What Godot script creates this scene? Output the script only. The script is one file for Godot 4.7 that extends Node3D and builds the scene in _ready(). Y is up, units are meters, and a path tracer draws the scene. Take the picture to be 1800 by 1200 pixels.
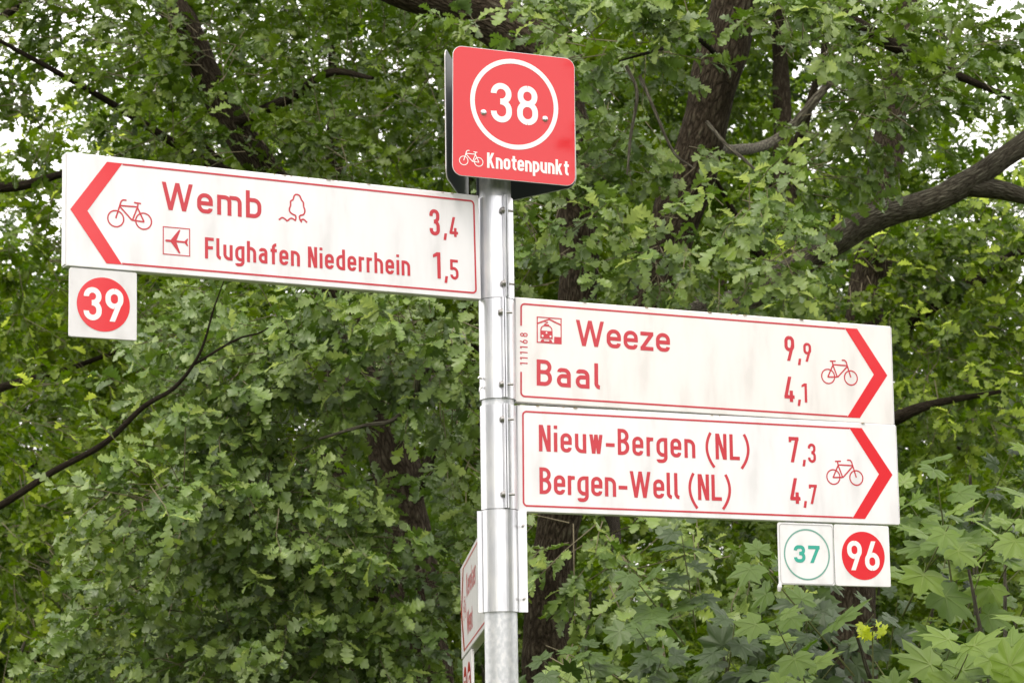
extends Node3D
# A cycle-route signpost with four direction arms and a junction hood, in front of oaks and maples, overcast day.

const SKY_ENERGY := 1.0
const EXPOSURE := 2.52

var cam: Camera3D
var taken := {}
var rng := RandomNumberGenerator.new()
var M := {}

# ------------------------------------------------------------------ bookkeeping
func numbered(called: String) -> String:
	var n: int = taken.get(called, 0)
	taken[called] = n + 1
	return called if n == 0 else "%s_%03d" % [called, n]

func tag(o: Node, label := "", category := "", group := "", kind := "") -> Node:
	if label: o.set_meta("label", label)
	if category: o.set_meta("category", category)
	if group: o.set_meta("group", group)
	if kind: o.set_meta("kind", kind)
	return o

func thing(called: String, at := Vector3.ZERO, turn := Vector3.ZERO) -> Node3D:
	var o := Node3D.new()
	o.name = numbered(called)
	add_child(o)
	o.position = at
	o.rotation = turn
	return o

func part(called: String, m: Mesh, mat: Material, parent: Node) -> MeshInstance3D:
	var o := MeshInstance3D.new()
	var n := 0
	var nm := called
	var known: Dictionary = parent.get_meta("known") if parent.has_meta("known") else {}
	n = known.get(called, 0)
	known[called] = n + 1
	parent.set_meta("known", known)
	if n: nm = "%s_%03d" % [called, n]
	o.name = nm
	o.mesh = m
	o.material_override = mat
	parent.add_child(o, true)
	return o

# ------------------------------------------------------------------ materials
func paint(c: Color, rough := 0.4, metal := 0.0, spec := 0.5) -> StandardMaterial3D:
	var m := StandardMaterial3D.new()
	m.albedo_color = c.linear_to_srgb()
	m.roughness = rough
	m.metallic = metal
	m.metallic_specular = spec
	m.cull_mode = BaseMaterial3D.CULL_DISABLED
	return m

func noise_tex(seed_: int, freq: float, oct := 4, ramp: Array = [], size := 512, kind := FastNoiseLite.TYPE_SIMPLEX_SMOOTH, ridged := false) -> NoiseTexture2D:
	var f := FastNoiseLite.new()
	f.noise_type = kind
	f.seed = seed_
	f.frequency = freq
	f.fractal_octaves = oct
	f.fractal_type = FastNoiseLite.FRACTAL_RIDGED if ridged else FastNoiseLite.FRACTAL_FBM
	var t := NoiseTexture2D.new()
	t.width = size
	t.height = size
	t.seamless = true
	t.noise = f
	if ramp:
		var g := Gradient.new()
		var offs := PackedFloat32Array()
		var cols := PackedColorArray()
		for r in ramp:
			offs.append(r[0])
			cols.append((r[1] as Color).linear_to_srgb())
		g.offsets = offs
		g.colors = cols
		t.color_ramp = g
	return t

func bark_tex(seed_: int, ramp: Array) -> NoiseTexture2D:
	var t := noise_tex(seed_, 0.022, 3, ramp, 512, FastNoiseLite.TYPE_CELLULAR)
	var f := t.noise as FastNoiseLite
	f.cellular_return_type = FastNoiseLite.RETURN_DISTANCE2_SUB
	f.cellular_jitter = 1.1
	f.domain_warp_enabled = true
	f.domain_warp_amplitude = 22.0
	f.domain_warp_frequency = 0.02
	return t

func make_materials() -> void:
	# sign face: white reflective sheeting, faint grime
	var w := paint(Color(0.80, 0.785, 0.815), 0.28, 0.0, 0.5)
	w.albedo_texture = noise_tex(11, 0.006, 5, [[0.12, Color(0.87, 0.865, 0.86)], [0.38, Color(0.965, 0.962, 0.96)], [0.62, Color(1, 1, 1)]])
	w.uv1_triplanar = true
	w.uv1_scale = Vector3(3.6, 1.0, 3.6)
	M.white = w
	var w2 := w.duplicate() as StandardMaterial3D
	w2.albedo_color = Color(0.795, 0.76, 0.76).linear_to_srgb()
	M.cream = w2
	var w3 := w.duplicate() as StandardMaterial3D
	w3.albedo_color = Color(0.7, 0.685, 0.7).linear_to_srgb()
	w3.uv1_scale = Vector3(5, 3, 5)
	M.plate_white = w3
	var w4 := w3.duplicate() as StandardMaterial3D
	w4.albedo_color = Color(0.79, 0.78, 0.80).linear_to_srgb()
	M.plate_pale = w4
	M.red = paint(Color(0.68, 0.034, 0.045), 0.1, 0.0, 0.5)
	M.red_print = paint(Color(0.52, 0.034, 0.05), 0.3, 0.0, 0.5)
	M.hood_red = paint(Color(0.62, 0.02, 0.028), 0.035, 0.0, 0.5)
	M.film_white = paint(Color(0.82, 0.81, 0.8), 0.3)
	M.teal = paint(Color(0.04, 0.36, 0.28), 0.35)
	M.pale_teal = paint(Color(0.16, 0.36, 0.3), 0.35)
	M.grey_rim = paint(Color(0.45, 0.44, 0.45), 0.4)
	M.dark = paint(Color(0.055, 0.062, 0.07), 0.45)  # post cap; on the hood backs it stands in for shade
	M.alu_edge = paint(Color(0.62, 0.62, 0.63), 0.4, 0.2)
	var z := paint(Color(1, 1, 1), 0.42, 0.55, 0.5)
	z.albedo_texture = noise_tex(5, 0.022, 5, [[0.25, Color(0.50, 0.515, 0.545)], [0.5, Color(0.58, 0.59, 0.62)], [0.75, Color(0.68, 0.685, 0.70)]])
	z.uv1_triplanar = true
	z.uv1_scale = Vector3(7, 4, 7)
	M.zinc = z
	var a := paint(Color(1, 1, 1), 0.3, 0.8, 0.5)
	a.albedo_texture = noise_tex(6, 0.012, 4, [[0.2, Color(0.56, 0.57, 0.61)], [0.5, Color(0.66, 0.665, 0.695)], [0.8, Color(0.76, 0.755, 0.76)]])
	a.uv1_triplanar = true
	a.uv1_scale = Vector3(6, 1.2, 6)
	M.alu = a
	M.bolt = paint(Color(0.42, 0.40, 0.39), 0.35, 0.8)
	M.grub = paint(Color(0.30, 0.22, 0.12), 0.95)
	# bark
	var b := paint(Color(1, 1, 1), 0.95, 0.0, 0.2)
	b.albedo_texture = bark_tex(21, [[0.0, Color(0.013, 0.01, 0.007)], [0.2, Color(0.036, 0.027, 0.018)], [0.5, Color(0.07, 0.057, 0.04)], [0.9, Color(0.10, 0.095, 0.062)]])
	b.heightmap_enabled = true
	b.heightmap_texture = bark_tex(21, [])
	b.heightmap_scale = 2.4
	b.uv1_scale = Vector3(3, 1.1, 1)
	M.bark = b
	var b2 := b.duplicate() as StandardMaterial3D
	b2.albedo_texture = noise_tex(23, 0.02, 5, [[0.2, Color(0.03, 0.026, 0.02)], [0.5, Color(0.075, 0.066, 0.05)], [0.85, Color(0.17, 0.165, 0.12)]])
	b2.heightmap_scale = 0.5
	b2.uv1_scale = Vector3(1, 1.2, 1)
	M.smooth_bark = b2
	var b3 := b.duplicate() as StandardMaterial3D
	b3.albedo_texture = bark_tex(21, [[0.0, Color(0.022, 0.018, 0.013)], [0.2, Color(0.075, 0.066, 0.05)], [0.5, Color(0.15, 0.138, 0.105)], [0.9, Color(0.23, 0.225, 0.17)]])
	M.grey_bark = b3
	M.twig = paint(Color(0.17, 0.145, 0.095), 0.85, 0.0, 0.3)
	M.twig_green = paint(Color(0.12, 0.13, 0.05), 0.7, 0.0, 0.3)
	# ground
	var g := paint(Color(1, 1, 1), 1.0, 0.0, 0.1)
	g.albedo_texture = noise_tex(31, 0.02, 5, [[0.2, Color(0.04, 0.035, 0.02)], [0.5, Color(0.06, 0.075, 0.025)], [0.8, Color(0.07, 0.11, 0.03)]])
	g.uv1_triplanar = true
	g.uv1_world_triplanar = true
	g.uv1_scale = Vector3(0.4, 0.4, 0.4)
	M.ground = g
	# leaves: tones carried by copy colours on the mass, by albedo on single leaves
	M.leaf = leaf_mat(Color(1, 1, 1), Color(0.72, 0.86, 0.16), 0.46)
	M.leaf.vertex_color_use_as_albedo = true

func leaf_mat(c: Color, back: Color, rough: float) -> StandardMaterial3D:
	var m := paint(c, rough, 0.0, 0.5)
	m.backlight_enabled = true
	m.backlight = back.linear_to_srgb()
	return m

# ------------------------------------------------------------------ mesh helpers
func st_new() -> SurfaceTool:
	var st := SurfaceTool.new()
	st.begin(Mesh.PRIMITIVE_TRIANGLES)
	st.set_smooth_group(-1)
	return st

func tri(st: SurfaceTool, a: Vector3, b: Vector3, c: Vector3) -> void:
	# counter-clockwise seen from the front; Godot wants clockwise
	st.add_vertex(a); st.add_vertex(c); st.add_vertex(b)

func quad(st: SurfaceTool, a: Vector3, b: Vector3, c: Vector3, d: Vector3) -> void:
	tri(st, a, b, c); tri(st, a, c, d)

func done(st: SurfaceTool) -> ArrayMesh:
	st.generate_normals()
	return st.commit()

func rounded_rect(x0: float, y0: float, x1: float, y1: float, r: float, seg := 7) -> PackedVector2Array:
	var o := PackedVector2Array()
	if r <= 0.0:
		return PackedVector2Array([Vector2(x0, y0), Vector2(x1, y0), Vector2(x1, y1), Vector2(x0, y1)])
	var cs := [[x1 - r, y0 + r, -90.0], [x1 - r, y1 - r, 0.0], [x0 + r, y1 - r, 90.0], [x0 + r, y0 + r, 180.0]]
	for c in cs:
		for i in seg + 1:
			var a := deg_to_rad(c[2] + 90.0 * i / seg)
			o.append(Vector2(c[0] + cos(a) * r, c[1] + sin(a) * r))
	return o

func inset(o: PackedVector2Array, d: float) -> PackedVector2Array:
	# for convex counter-clockwise outlines
	var out := PackedVector2Array()
	var n := o.size()
	for i in n:
		var p := o[i]
		var e0 := (p - o[(i + n - 1) % n]).normalized()
		var e1 := (o[(i + 1) % n] - p).normalized()
		var n0 := Vector2(-e0.y, e0.x)
		var n1 := Vector2(-e1.y, e1.x)
		var b := (n0 + n1).normalized()
		out.append(p + b * (d / maxf(b.dot(n0), 0.4)))
	return out

func plate(o: PackedVector2Array, z0: float, z1: float, bev: float) -> ArrayMesh:
	# convex outline, front at z1, chamfered rims
	var st := st_new()
	var i0 := inset(o, bev)
	var n := o.size()
	var rings := [[i0, z0], [o, z0 + bev], [o, z1 - bev], [i0, z1]]
	for k in 3:
		for i in n:
			var j := (i + 1) % n
			var a: Vector2 = rings[k][0][i]
			var b: Vector2 = rings[k][0][j]
			var c: Vector2 = rings[k + 1][0][j]
			var d: Vector2 = rings[k + 1][0][i]
			quad(st, Vector3(a.x, a.y, rings[k][1]), Vector3(b.x, b.y, rings[k][1]), Vector3(c.x, c.y, rings[k + 1][1]), Vector3(d.x, d.y, rings[k + 1][1]))
	for i in range(1, n - 1):
		tri(st, Vector3(i0[0].x, i0[0].y, z1), Vector3(i0[i].x, i0[i].y, z1), Vector3(i0[i + 1].x, i0[i + 1].y, z1))
		tri(st, Vector3(i0[0].x, i0[0].y, z0), Vector3(i0[i + 1].x, i0[i + 1].y, z0), Vector3(i0[i].x, i0[i].y, z0))
	return done(st)

func extrude_y(o: PackedVector2Array, y0: float, y1: float) -> ArrayMesh:
	# outline in x, z (any simple polygon)
	var st := st_new()
	if not Geometry2D.is_polygon_clockwise(o):
		o.reverse()
	var n := o.size()
	for i in n:
		var a := o[i]
		var b := o[(i + 1) % n]
		quad(st, Vector3(a.x, y0, a.y), Vector3(a.x, y1, a.y), Vector3(b.x, y1, b.y), Vector3(b.x, y0, b.y))
	var t := Geometry2D.triangulate_polygon(o)
	for i in range(0, t.size(), 3):
		var a := o[t[i]]
		var b := o[t[i + 1]]
		var c := o[t[i + 2]]
		tri(st, Vector3(a.x, y1, a.y), Vector3(b.x, y1, b.y), Vector3(c.x, y1, c.y))
		tri(st, Vector3(a.x, y0, a.y), Vector3(c.x, y0, c.y), Vector3(b.x, y0, b.y))
	return done(st)

func lathe(profile: Array, sides: int) -> ArrayMesh:
	# profile of (radius, y) from bottom to top
	var st := SurfaceTool.new()
	st.begin(Mesh.PRIMITIVE_TRIANGLES)
	for k in profile.size() - 1:
		st.set_smooth_group(k + 1)
		for i in sides:
			var a0 := TAU * i / sides
			var a1 := TAU * (i + 1) / sides
			var p: Vector2 = profile[k]
			var q: Vector2 = profile[k + 1]
			var A := Vector3(cos(a0) * p.x, p.y, sin(a0) * p.x)
			var B := Vector3(cos(a1) * p.x, p.y, sin(a1) * p.x)
			var C := Vector3(cos(a1) * q.x, q.y, sin(a1) * q.x)
			var D := Vector3(cos(a0) * q.x, q.y, sin(a0) * q.x)
			if p.x > 1e-6: tri(st, A, C, B)
			if q.x > 1e-6: tri(st, A, D, C)
	return done(st)

func catmull(pts: Array, t: float) -> Vector3:
	var n := pts.size() - 1
	var f := clampf(t, 0.0, 1.0) * n
	var i := mini(int(f), n - 1)
	var u := f - i
	var p1: Vector3 = pts[i]
	var p2: Vector3 = pts[i + 1]
	var p0: Vector3 = pts[i - 1] if i > 0 else p1 * 2.0 - p2
	var p3: Vector3 = pts[i + 2] if i + 2 <= n else p2 * 2.0 - p1
	return p1.cubic_interpolate(p2, p0, p3, u)

func tube(pts: Array, radii: Array, sides: int, step: float, rough := 0.0, sd := 0, st_in: SurfaceTool = null) -> ArrayMesh:
	var st := st_in
	if st == null:
		st = SurfaceTool.new()
		st.begin(Mesh.PRIMITIVE_TRIANGLES)
	var ln := 0.0
	for i in pts.size() - 1:
		ln += (pts[i] as Vector3).distance_to(pts[i + 1])
	var segs := maxi(int(ceil(ln / step)), pts.size() - 1)
	var nz := FastNoiseLite.new()
	nz.seed = sd
	nz.frequency = 2.2
	nz.fractal_octaves = 3
	var ring := []
	var side := Vector3.ZERO
	var v := 0.0
	var last := Vector3.ZERO
	for k in segs + 1:
		var t := float(k) / segs
		var c := catmull(pts, t)
		var d := (catmull(pts, minf(t + 0.01, 1.0)) - catmull(pts, maxf(t - 0.01, 0.0))).normalized()
		if k == 0:
			side = d.cross(Vector3(0.3, 0.2, 1)).normalized()
		else:
			v += c.distance_to(last)
			side = (side - d * side.dot(d)).normalized()
		last = c
		var up := d.cross(side)
		var fr := t * (radii.size() - 1)
		var ir := mini(int(fr), radii.size() - 2)
		var r: float = lerpf(radii[ir], radii[ir + 1], fr - ir)
		var row := []
		for i in sides + 1:
			var a := TAU * (i % sides) / sides
			var dir := side * cos(a) + up * sin(a)
			var rr := r
			if rough > 0.0:
				var s := c + dir * r
				rr = r * (1.0 + rough * nz.get_noise_3d(s.x * 1.0, s.y * 0.7, s.z * 1.0))
			row.append([c + dir * rr, Vector2(float(i) / sides, v)])
		ring.append(row)
	st.set_smooth_group(0)
	for k in segs:
		for i in sides:
			for e in [[k, i], [k + 1, i + 1], [k, i + 1], [k, i], [k + 1, i], [k + 1, i + 1]]:
				var p = ring[e[0]][e[1]]
				st.set_uv(p[1])
				st.add_vertex(p[0])
	if st_in:
		return null
	st.generate_normals()
	return st.commit()

# ------------------------------------------------------------------ lettering: strokes of one width, as on German road signs
class Ink:
	var polys: Array = []      # no two overlap
	func add(p: PackedVector2Array) -> void:
		if Geometry2D.is_polygon_clockwise(p):
			p.reverse()
		var box := _box(p)
		var pieces: Array = [p]
		for e in polys:
			if not box.intersects(_box(e)):
				continue
			var nxt: Array = []
			for q in pieces:
				for c in Geometry2D.clip_polygons(q, e):
					if not Geometry2D.is_polygon_clockwise(c) and _area(c) > 0.0005:
						nxt.append(c)
			pieces = nxt
		polys.append_array(pieces)
	static func _box(p: PackedVector2Array) -> Rect2:
		var r := Rect2(p[0], Vector2.ZERO)
		for v in p: r = r.expand(v)
		return r
	static func _area(p: PackedVector2Array) -> float:
		var s := 0.0
		for i in p.size():
			s += p[i].cross(p[(i + 1) % p.size()])
		return absf(s) * 0.5

# round off the inner corners of a polyline
func softened(pts: Array, rad: float) -> PackedVector2Array:
	var out := PackedVector2Array()
	var n := pts.size()
	for i in n:
		var p: Vector2 = pts[i]
		if i == 0 or i == n - 1 or rad <= 0.0:
			out.append(p)
			continue
		var a: Vector2 = pts[i - 1]
		var b: Vector2 = pts[i + 1]
		var la := p.distance_to(a) * (1.0 if i == 1 else 0.5)
		var lb := p.distance_to(b) * (1.0 if i == n - 2 else 0.5)
		var d := minf(rad, minf(la, lb))
		var s := p + (a - p).normalized() * d
		var e := p + (b - p).normalized() * d
		for k in 9:
			var u := k / 8.0
			# between a circle's quarter and a superellipse
			var q := s * (1 - u) * (1 - u) + p * 2 * u * (1 - u) + e * u * u
			var w := 0.0
			if (a - p).normalized().dot((b - p).normalized()) > -0.2:
				var c := s + e - p
				w = 1.0
				var ang := u * PI / 2
				var q2 := c + (p - e) * cos(ang) + (p - s) * sin(ang)
				q = q.lerp(q2, w)
			if out.is_empty() or out[out.size() - 1].distance_to(q) > 1e-4:
				out.append(q)
	return out

func stroke(ink: Ink, line: PackedVector2Array, t: float) -> void:
	# worked out on a large scale, where the clipper's arcs are fine
	var k := 2000.0 / maxf(1.0, t * 60.0)
	var big := PackedVector2Array()
	for p in line:
		if big.is_empty() or big[big.size() - 1].distance_to(p * k) > 0.05: big.append(p * k)
	for o in Geometry2D.offset_polyline(big, t * 0.5 * k, Geometry2D.JOIN_MITER, Geometry2D.END_BUTT):
		if Geometry2D.is_polygon_clockwise(o): continue
		var q := PackedVector2Array()
		for p in o: q.append(p / k)
		ink.add(q)

func slant(ink: Ink, x0: float, y0: float, x1: float, y1: float, t: float) -> void:
	# a bar whose ends are cut level
	var d := Vector2(x1 - x0, y1 - y0)
	var h := t * 0.5 * d.length() / absf(d.y)
	ink.add(PackedVector2Array([Vector2(x0 - h, y0), Vector2(x0 + h, y0), Vector2(x1 + h, y1), Vector2(x1 - h, y1)]))

func box2(ink: Ink, x0: float, y0: float, x1: float, y1: float) -> void:
	ink.add(PackedVector2Array([Vector2(x0, y0), Vector2(x1, y0), Vector2(x1, y1), Vector2(x0, y1)]))

# one letter into ink; returns its width. k narrows it, t is the stroke
func glyph(ink: Ink, ch: String, t: float, k: float, xh := 0.73) -> float:
	var b := t / 2
	var l := t / 2
	var X := xh - b
	var C := 1.0 - b
	var D := -0.24 + b
	var w := 0.44 * k
	var R := 0.21
	match ch:
		"m": w = 0.78 * k
		"w": w = 0.56 * k
		"W": w = 1.0 * k
		"B", "N", "K": w = 0.46 * k
		"F", "L": w = 0.40 * k
		"r": w = 0.24 * k
		"z": w = 0.39 * k
		"3", "8", "6", "9", "5": w = 0.41 * k
		"4": w = 0.46 * k
		"7": w = 0.42 * k
		"k", "v", "a": w = 0.41 * k
	var r := l + w
	var m := (l + r) / 2
	var S := func(p: Array, rad := 0.0): stroke(ink, softened(p, rad), t)
	match ch:
		"l":
			S.call([Vector2(l, 1), Vector2(l, b), Vector2(l + 0.10 + b * 0.6, b)], 0.15)
			return l + 0.10 + b * 0.6
		"i":
			box2(ink, 0, 0, t, xh)
			box2(ink, 0, 0.87, t, 1.0)
			return t
		"b", "p":
			box2(ink, 0, 0 if ch == "b" else -0.24, t, 1.0 if ch == "b" else xh)
			S.call([Vector2(l, X), Vector2(r, X), Vector2(r, b), Vector2(l, b)], R)
		"d":
			box2(ink, r - b, 0, r + b, 1.0)
			S.call([Vector2(r, X), Vector2(l, X), Vector2(l, b), Vector2(r, b)], R)
		"g":
			S.call([Vector2(r, xh), Vector2(r, D), Vector2(l, D), Vector2(l, D + 0.07)], 0.17)
			S.call([Vector2(r, X), Vector2(l, X), Vector2(l, b), Vector2(r, b)], R)
		"n", "h":
			box2(ink, 0, 0, t, xh if ch == "n" else 1.0)
			S.call([Vector2(l, X), Vector2(r, X), Vector2(r, 0)], R)
		"m":
			box2(ink, 0, 0, t, xh)
			S.call([Vector2(l, X), Vector2(m, X), Vector2(m, 0)], 0.17)
			S.call([Vector2(m, X), Vector2(r, X), Vector2(r, 0)], 0.17)
		"u":
			box2(ink, r - b, 0, r + b, xh)
			S.call([Vector2(l, xh), Vector2(l, b), Vector2(r, b)], R)
		"r":
			box2(ink, 0, 0, t, xh)
			S.call([Vector2(l, X - 0.2), Vector2(l, X), Vector2(r + b * 0.6, X - 0.01)], 0.14)
			return r + b * 0.6
		"o":
			S.call([Vector2(m, X), Vector2(r, X), Vector2(r, b), Vector2(m, b)], R)
			S.call([Vector2(m, X), Vector2(l, X), Vector2(l, b), Vector2(m, b)], R)
		"e":
			var cy := 0.365
			S.call([Vector2(r, cy - b), Vector2(r, X), Vector2(l, X), Vector2(l, b), Vector2(r - 0.01, b), Vector2(r - 0.01, b + 0.12)], R)
			box2(ink, l, cy - b, r, cy + b)
		"a":
			S.call([Vector2(r, 0), Vector2(r, X), Vector2(l + 0.02, X), Vector2(l + 0.015, X - 0.085)], 0.19)
			S.call([Vector2(r, 0.425), Vector2(l, 0.425), Vector2(l, b), Vector2(r, b)], 0.17)
		"f":
			var c := l + 0.10
			S.call([Vector2(c + 0.15, C), Vector2(c, C), Vector2(c, 0)], 0.14)
			box2(ink, c - b - 0.07, X - b, c + b + 0.1, X + b)
			return c + b + 0.1
		"t":
			var c := l + 0.09
			S.call([Vector2(c, 0.93), Vector2(c, b), Vector2(c + 0.16, b)], 0.14)
			box2(ink, c - b - 0.07, X - b, c + b + 0.1, X + b)
			return c + b + 0.1
		"k":
			box2(ink, 0, 0, t, 1)
			slant(ink, l + 0.02, 0.24, r, xh, t * 0.95)
			slant(ink, r + 0.03, 0, l + w * 0.42, 0.45, t * 0.95)
			return r + b + 0.06
		"K":
			box2(ink, 0, 0, t, 1)
			slant(ink, l, 0.3, r, 1, t * 0.95)
			slant(ink, r + 0.03, 0, l + w * 0.38, 0.58, t * 0.95)
			return r + b + 0.06
		"v":
			slant(ink, m, 0, l, xh, t)
			slant(ink, m, 0, r, xh, t)
		"w", "W":
			var h := xh if ch == "w" else 1.0
			for i in 4:
				var xa := l + w * (i / 4.0)
				var xb := l + w * ((i + 1) / 4.0)
				slant(ink, xa, h if i % 2 == 0 else 0.0, xb, 0.0 if i % 2 == 0 else h, t * 0.97)
		"z":
			box2(ink, 0, X - b, r + b, X + b)
			box2(ink, 0, 0, r + b, t)
			slant(ink, l + 0.03, t * 0.9, r - 0.03, X - b * 0.9, t)
		"B":
			box2(ink, 0, 0, t, 1)
			S.call([Vector2(l, C), Vector2(r - 0.02, C), Vector2(r - 0.02, 0.53), Vector2(l, 0.53)], 0.2)
			S.call([Vector2(l, 0.53), Vector2(r, 0.53), Vector2(r, b), Vector2(l, b)], 0.22)
		"F":
			box2(ink, 0, 0, t, 1)
			box2(ink, l, C - b, r + b, C + b)
			box2(ink, l, 0.52 - b, r + b - 0.04, 0.52 + b)
		"N":
			box2(ink, 0, 0, t, 1)
			box2(ink, r - b, 0, r + b, 1)
			slant(ink, l + 0.02, 1, r - 0.02, 0, t * 0.97)
		"L":
			box2(ink, 0, 0, t, 1)
			box2(ink, l, 0, r + b, t)
		"(", ")":
			var pts := []
			for i in 15:
				var u := i / 12.0
				var x := 0.17 * pow(absf(u * 2 - 1), 2.0)
				pts.append(Vector2((l + x) if ch == "(" else (l + 0.17 - x), 1.02 - u * 1.15))
			stroke(ink, PackedVector2Array(pts), t * 0.8)
			return l + 0.17 + b
		"-":
			box2(ink, 0, 0.36 - b, 0.36, 0.36 + b)
			return 0.36
		",":
			slant(ink, l - 0.01, -0.14, l + 0.035, 0.12, t * 0.95)
			return t + 0.04
		"1":
			box2(ink, 0.17, 0, 0.17 + t, 1)
			ink.add(PackedVector2Array([Vector2(0, 0.78), Vector2(0.17 + b, 0.90 - b * 0.4), Vector2(0.17 + b, 1.0), Vector2(0.17 - 0.01, 1.0), Vector2(0, 0.90)]))
			return 0.17 + t
		"3":
			S.call([Vector2(l, C - 0.2), Vector2(l, C), Vector2(r - 0.01, C), Vector2(r - 0.01, 0.53), Vector2(m - 0.03, 0.53)], R)
			S.call([Vector2(m - 0.03, 0.53), Vector2(r, 0.53), Vector2(r, b), Vector2(l, b), Vector2(l, b + 0.2)], R)
		"4":
			slant(ink, l + w * 0.56, 1, l, 0.2, t)
			box2(ink, l - b * 0.9, 0.2 - b, r + b * 0.8, 0.2 + b)
			box2(ink, r - 0.12 * k - b, 0, r - 0.12 * k + b, 0.45)
		"5":
			box2(ink, 0, C - b, r + b - 0.02, C + b)
			box2(ink, 0, 0.47, t, C)
			S.call([Vector2(l, 0.56), Vector2(r, 0.56), Vector2(r, b), Vector2(l, b), Vector2(l, b + 0.17)], R)
		"6", "9":
			var tmp := Ink.new()
			var top := 0.62 - b
			stroke(tmp, softened([Vector2(m, top), Vector2(r, top), Vector2(r, b), Vector2(m, b)], R), t)
			stroke(tmp, softened([Vector2(m, top), Vector2(l, top), Vector2(l, b), Vector2(m, b)], R), t)
			slant(tmp, l + t * 0.03, 0.36, l + w * 0.66, 1.0, t * 0.95)
			for p in tmp.polys:
				var o := PackedVector2Array()
				for v in p:
					o.append(v if ch == "6" else Vector2(r + b - v.x, 1.0 - v.y))
				ink.add(o)
		"7":
			box2(ink, 0, C - b, r + b, C + b)
			slant(ink, l + w * 0.22, 0, r - 0.005, C, t)
			if k < 0.9: box2(ink, 0, C - b - 0.07, t * 0.8, C)
		"8":
			for h in [[C, 0.535, l + 0.015, r - 0.015], [0.535, b, l, r]]:
				S.call([Vector2(m, h[0]), Vector2(h[3], h[0]), Vector2(h[3], h[1]), Vector2(m, h[1])], R)
				S.call([Vector2(m, h[0]), Vector2(h[2], h[0]), Vector2(h[2], h[1]), Vector2(m, h[1])], R)
		" ":
			return 0.2 * k + 0.02
	return r + b

# lettering with its lower left corner at (x, y) in mm; total width in mm (0: natural)
func text_ink(txt: String, x: float, y: float, cap: float, width: float, t: float, k: float, gap := 0.13, into: Ink = null) -> Ink:
	var ink := into if into else Ink.new()
	var widths := []
	var sum := 0.0
	for ch in txt:
		var g: float = glyph(Ink.new(), ch, t, k)
		widths.append(g)
		sum += g
	if width > 0.0 and txt.length() > 1:
		gap = (width / cap - sum) / (txt.length() - 1)
	var at := x
	for i in txt.length():
		var one := Ink.new()
		glyph(one, txt[i], t, k)
		for p in one.polys:
			var o := PackedVector2Array()
			for v in p: o.append(Vector2(at + v.x * cap, y + v.y * cap))
			ink.polys.append(o)
		at += (widths[i] + gap) * cap
	return ink

# flat film on a face: mm in, metres out, lifted a little off the face
func film(ink: Ink, z: float) -> ArrayMesh:
	var st := st_new()
	for p in ink.polys:
		var t := Geometry2D.triangulate_polygon(p)
		for i in range(0, t.size(), 3):
			var a: Vector2 = p[t[i]] * 0.001
			var b: Vector2 = p[t[i + 1]] * 0.001
			var c: Vector2 = p[t[i + 2]] * 0.001
			if (b - a).cross(c - a) < 0.0:
				var s := b
				b = c
				c = s
			tri(st, Vector3(a.x, a.y, z), Vector3(b.x, b.y, z), Vector3(c.x, c.y, z))
	return done(st)

func ring_ink(ink: Ink, cx: float, cy: float, r_out: float, t: float, squash := 1.0) -> void:
	for h in 2:
		var o := PackedVector2Array()
		for i in 33:
			var a := PI * h + PI * i / 32.0
			o.append(Vector2(cx + cos(a) * r_out, cy + sin(a) * r_out))
		for i in 33:
			var a := PI * h + PI - PI * i / 32.0
			o.append(Vector2(cx + cos(a) * (r_out - t), cy + sin(a) * (r_out - t)))
		ink.add(o)

func disc_ink(ink: Ink, cx: float, cy: float, r: float) -> void:
	var o := PackedVector2Array()
	for i in 56: o.append(Vector2(cx + cos(TAU * i / 56) * r, cy + sin(TAU * i / 56) * r))
	ink.add(o)

# the bicycle symbol, front wheel to the left; s scales, mirror turns it round; (x, y) is the front axle
func bike_ink(x: float, y: float, s: float, mirror: bool) -> Ink:
	var ink := Ink.new()
	var raw := Ink.new()
	var t := 3.4
	ring_ink(raw, 0, 0, 19.4, 3.1)
	ring_ink(raw, 63, 0, 19.4, 3.1)
	var B := [[[Vector2(0, 1), Vector2(9, 30), Vector2(12, 40), Vector2(16.5, 43.5), Vector2(24, 43)], 5.0],
		[[Vector2(9.5, 30), Vector2(48, 30.5)], 0.0], [[Vector2(10, 27), Vector2(36.5, 0), Vector2(64.5, -1.5)], 1.5],
		[[Vector2(38, 1), Vector2(49.5, 31), Vector2(50, 38.5)], 0.0], [[Vector2(48.5, 30), Vector2(64, -1.5)], 0.0], [[Vector2(41, 39.6), Vector2(57, 38.6)], 0.0]]
	for b in B:
		stroke(raw, softened(b[0], b[1]), t)
	for p in raw.polys:
		var o := PackedVector2Array()
		for v in p: o.append(Vector2(x + (-v.x if mirror else v.x) * s, y + v.y * s))
		if mirror: o.reverse()
		ink.polys.append(o)
	return ink

# ------------------------------------------------------------------ the direction arms
const POST_Y := 2.2703
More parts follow.
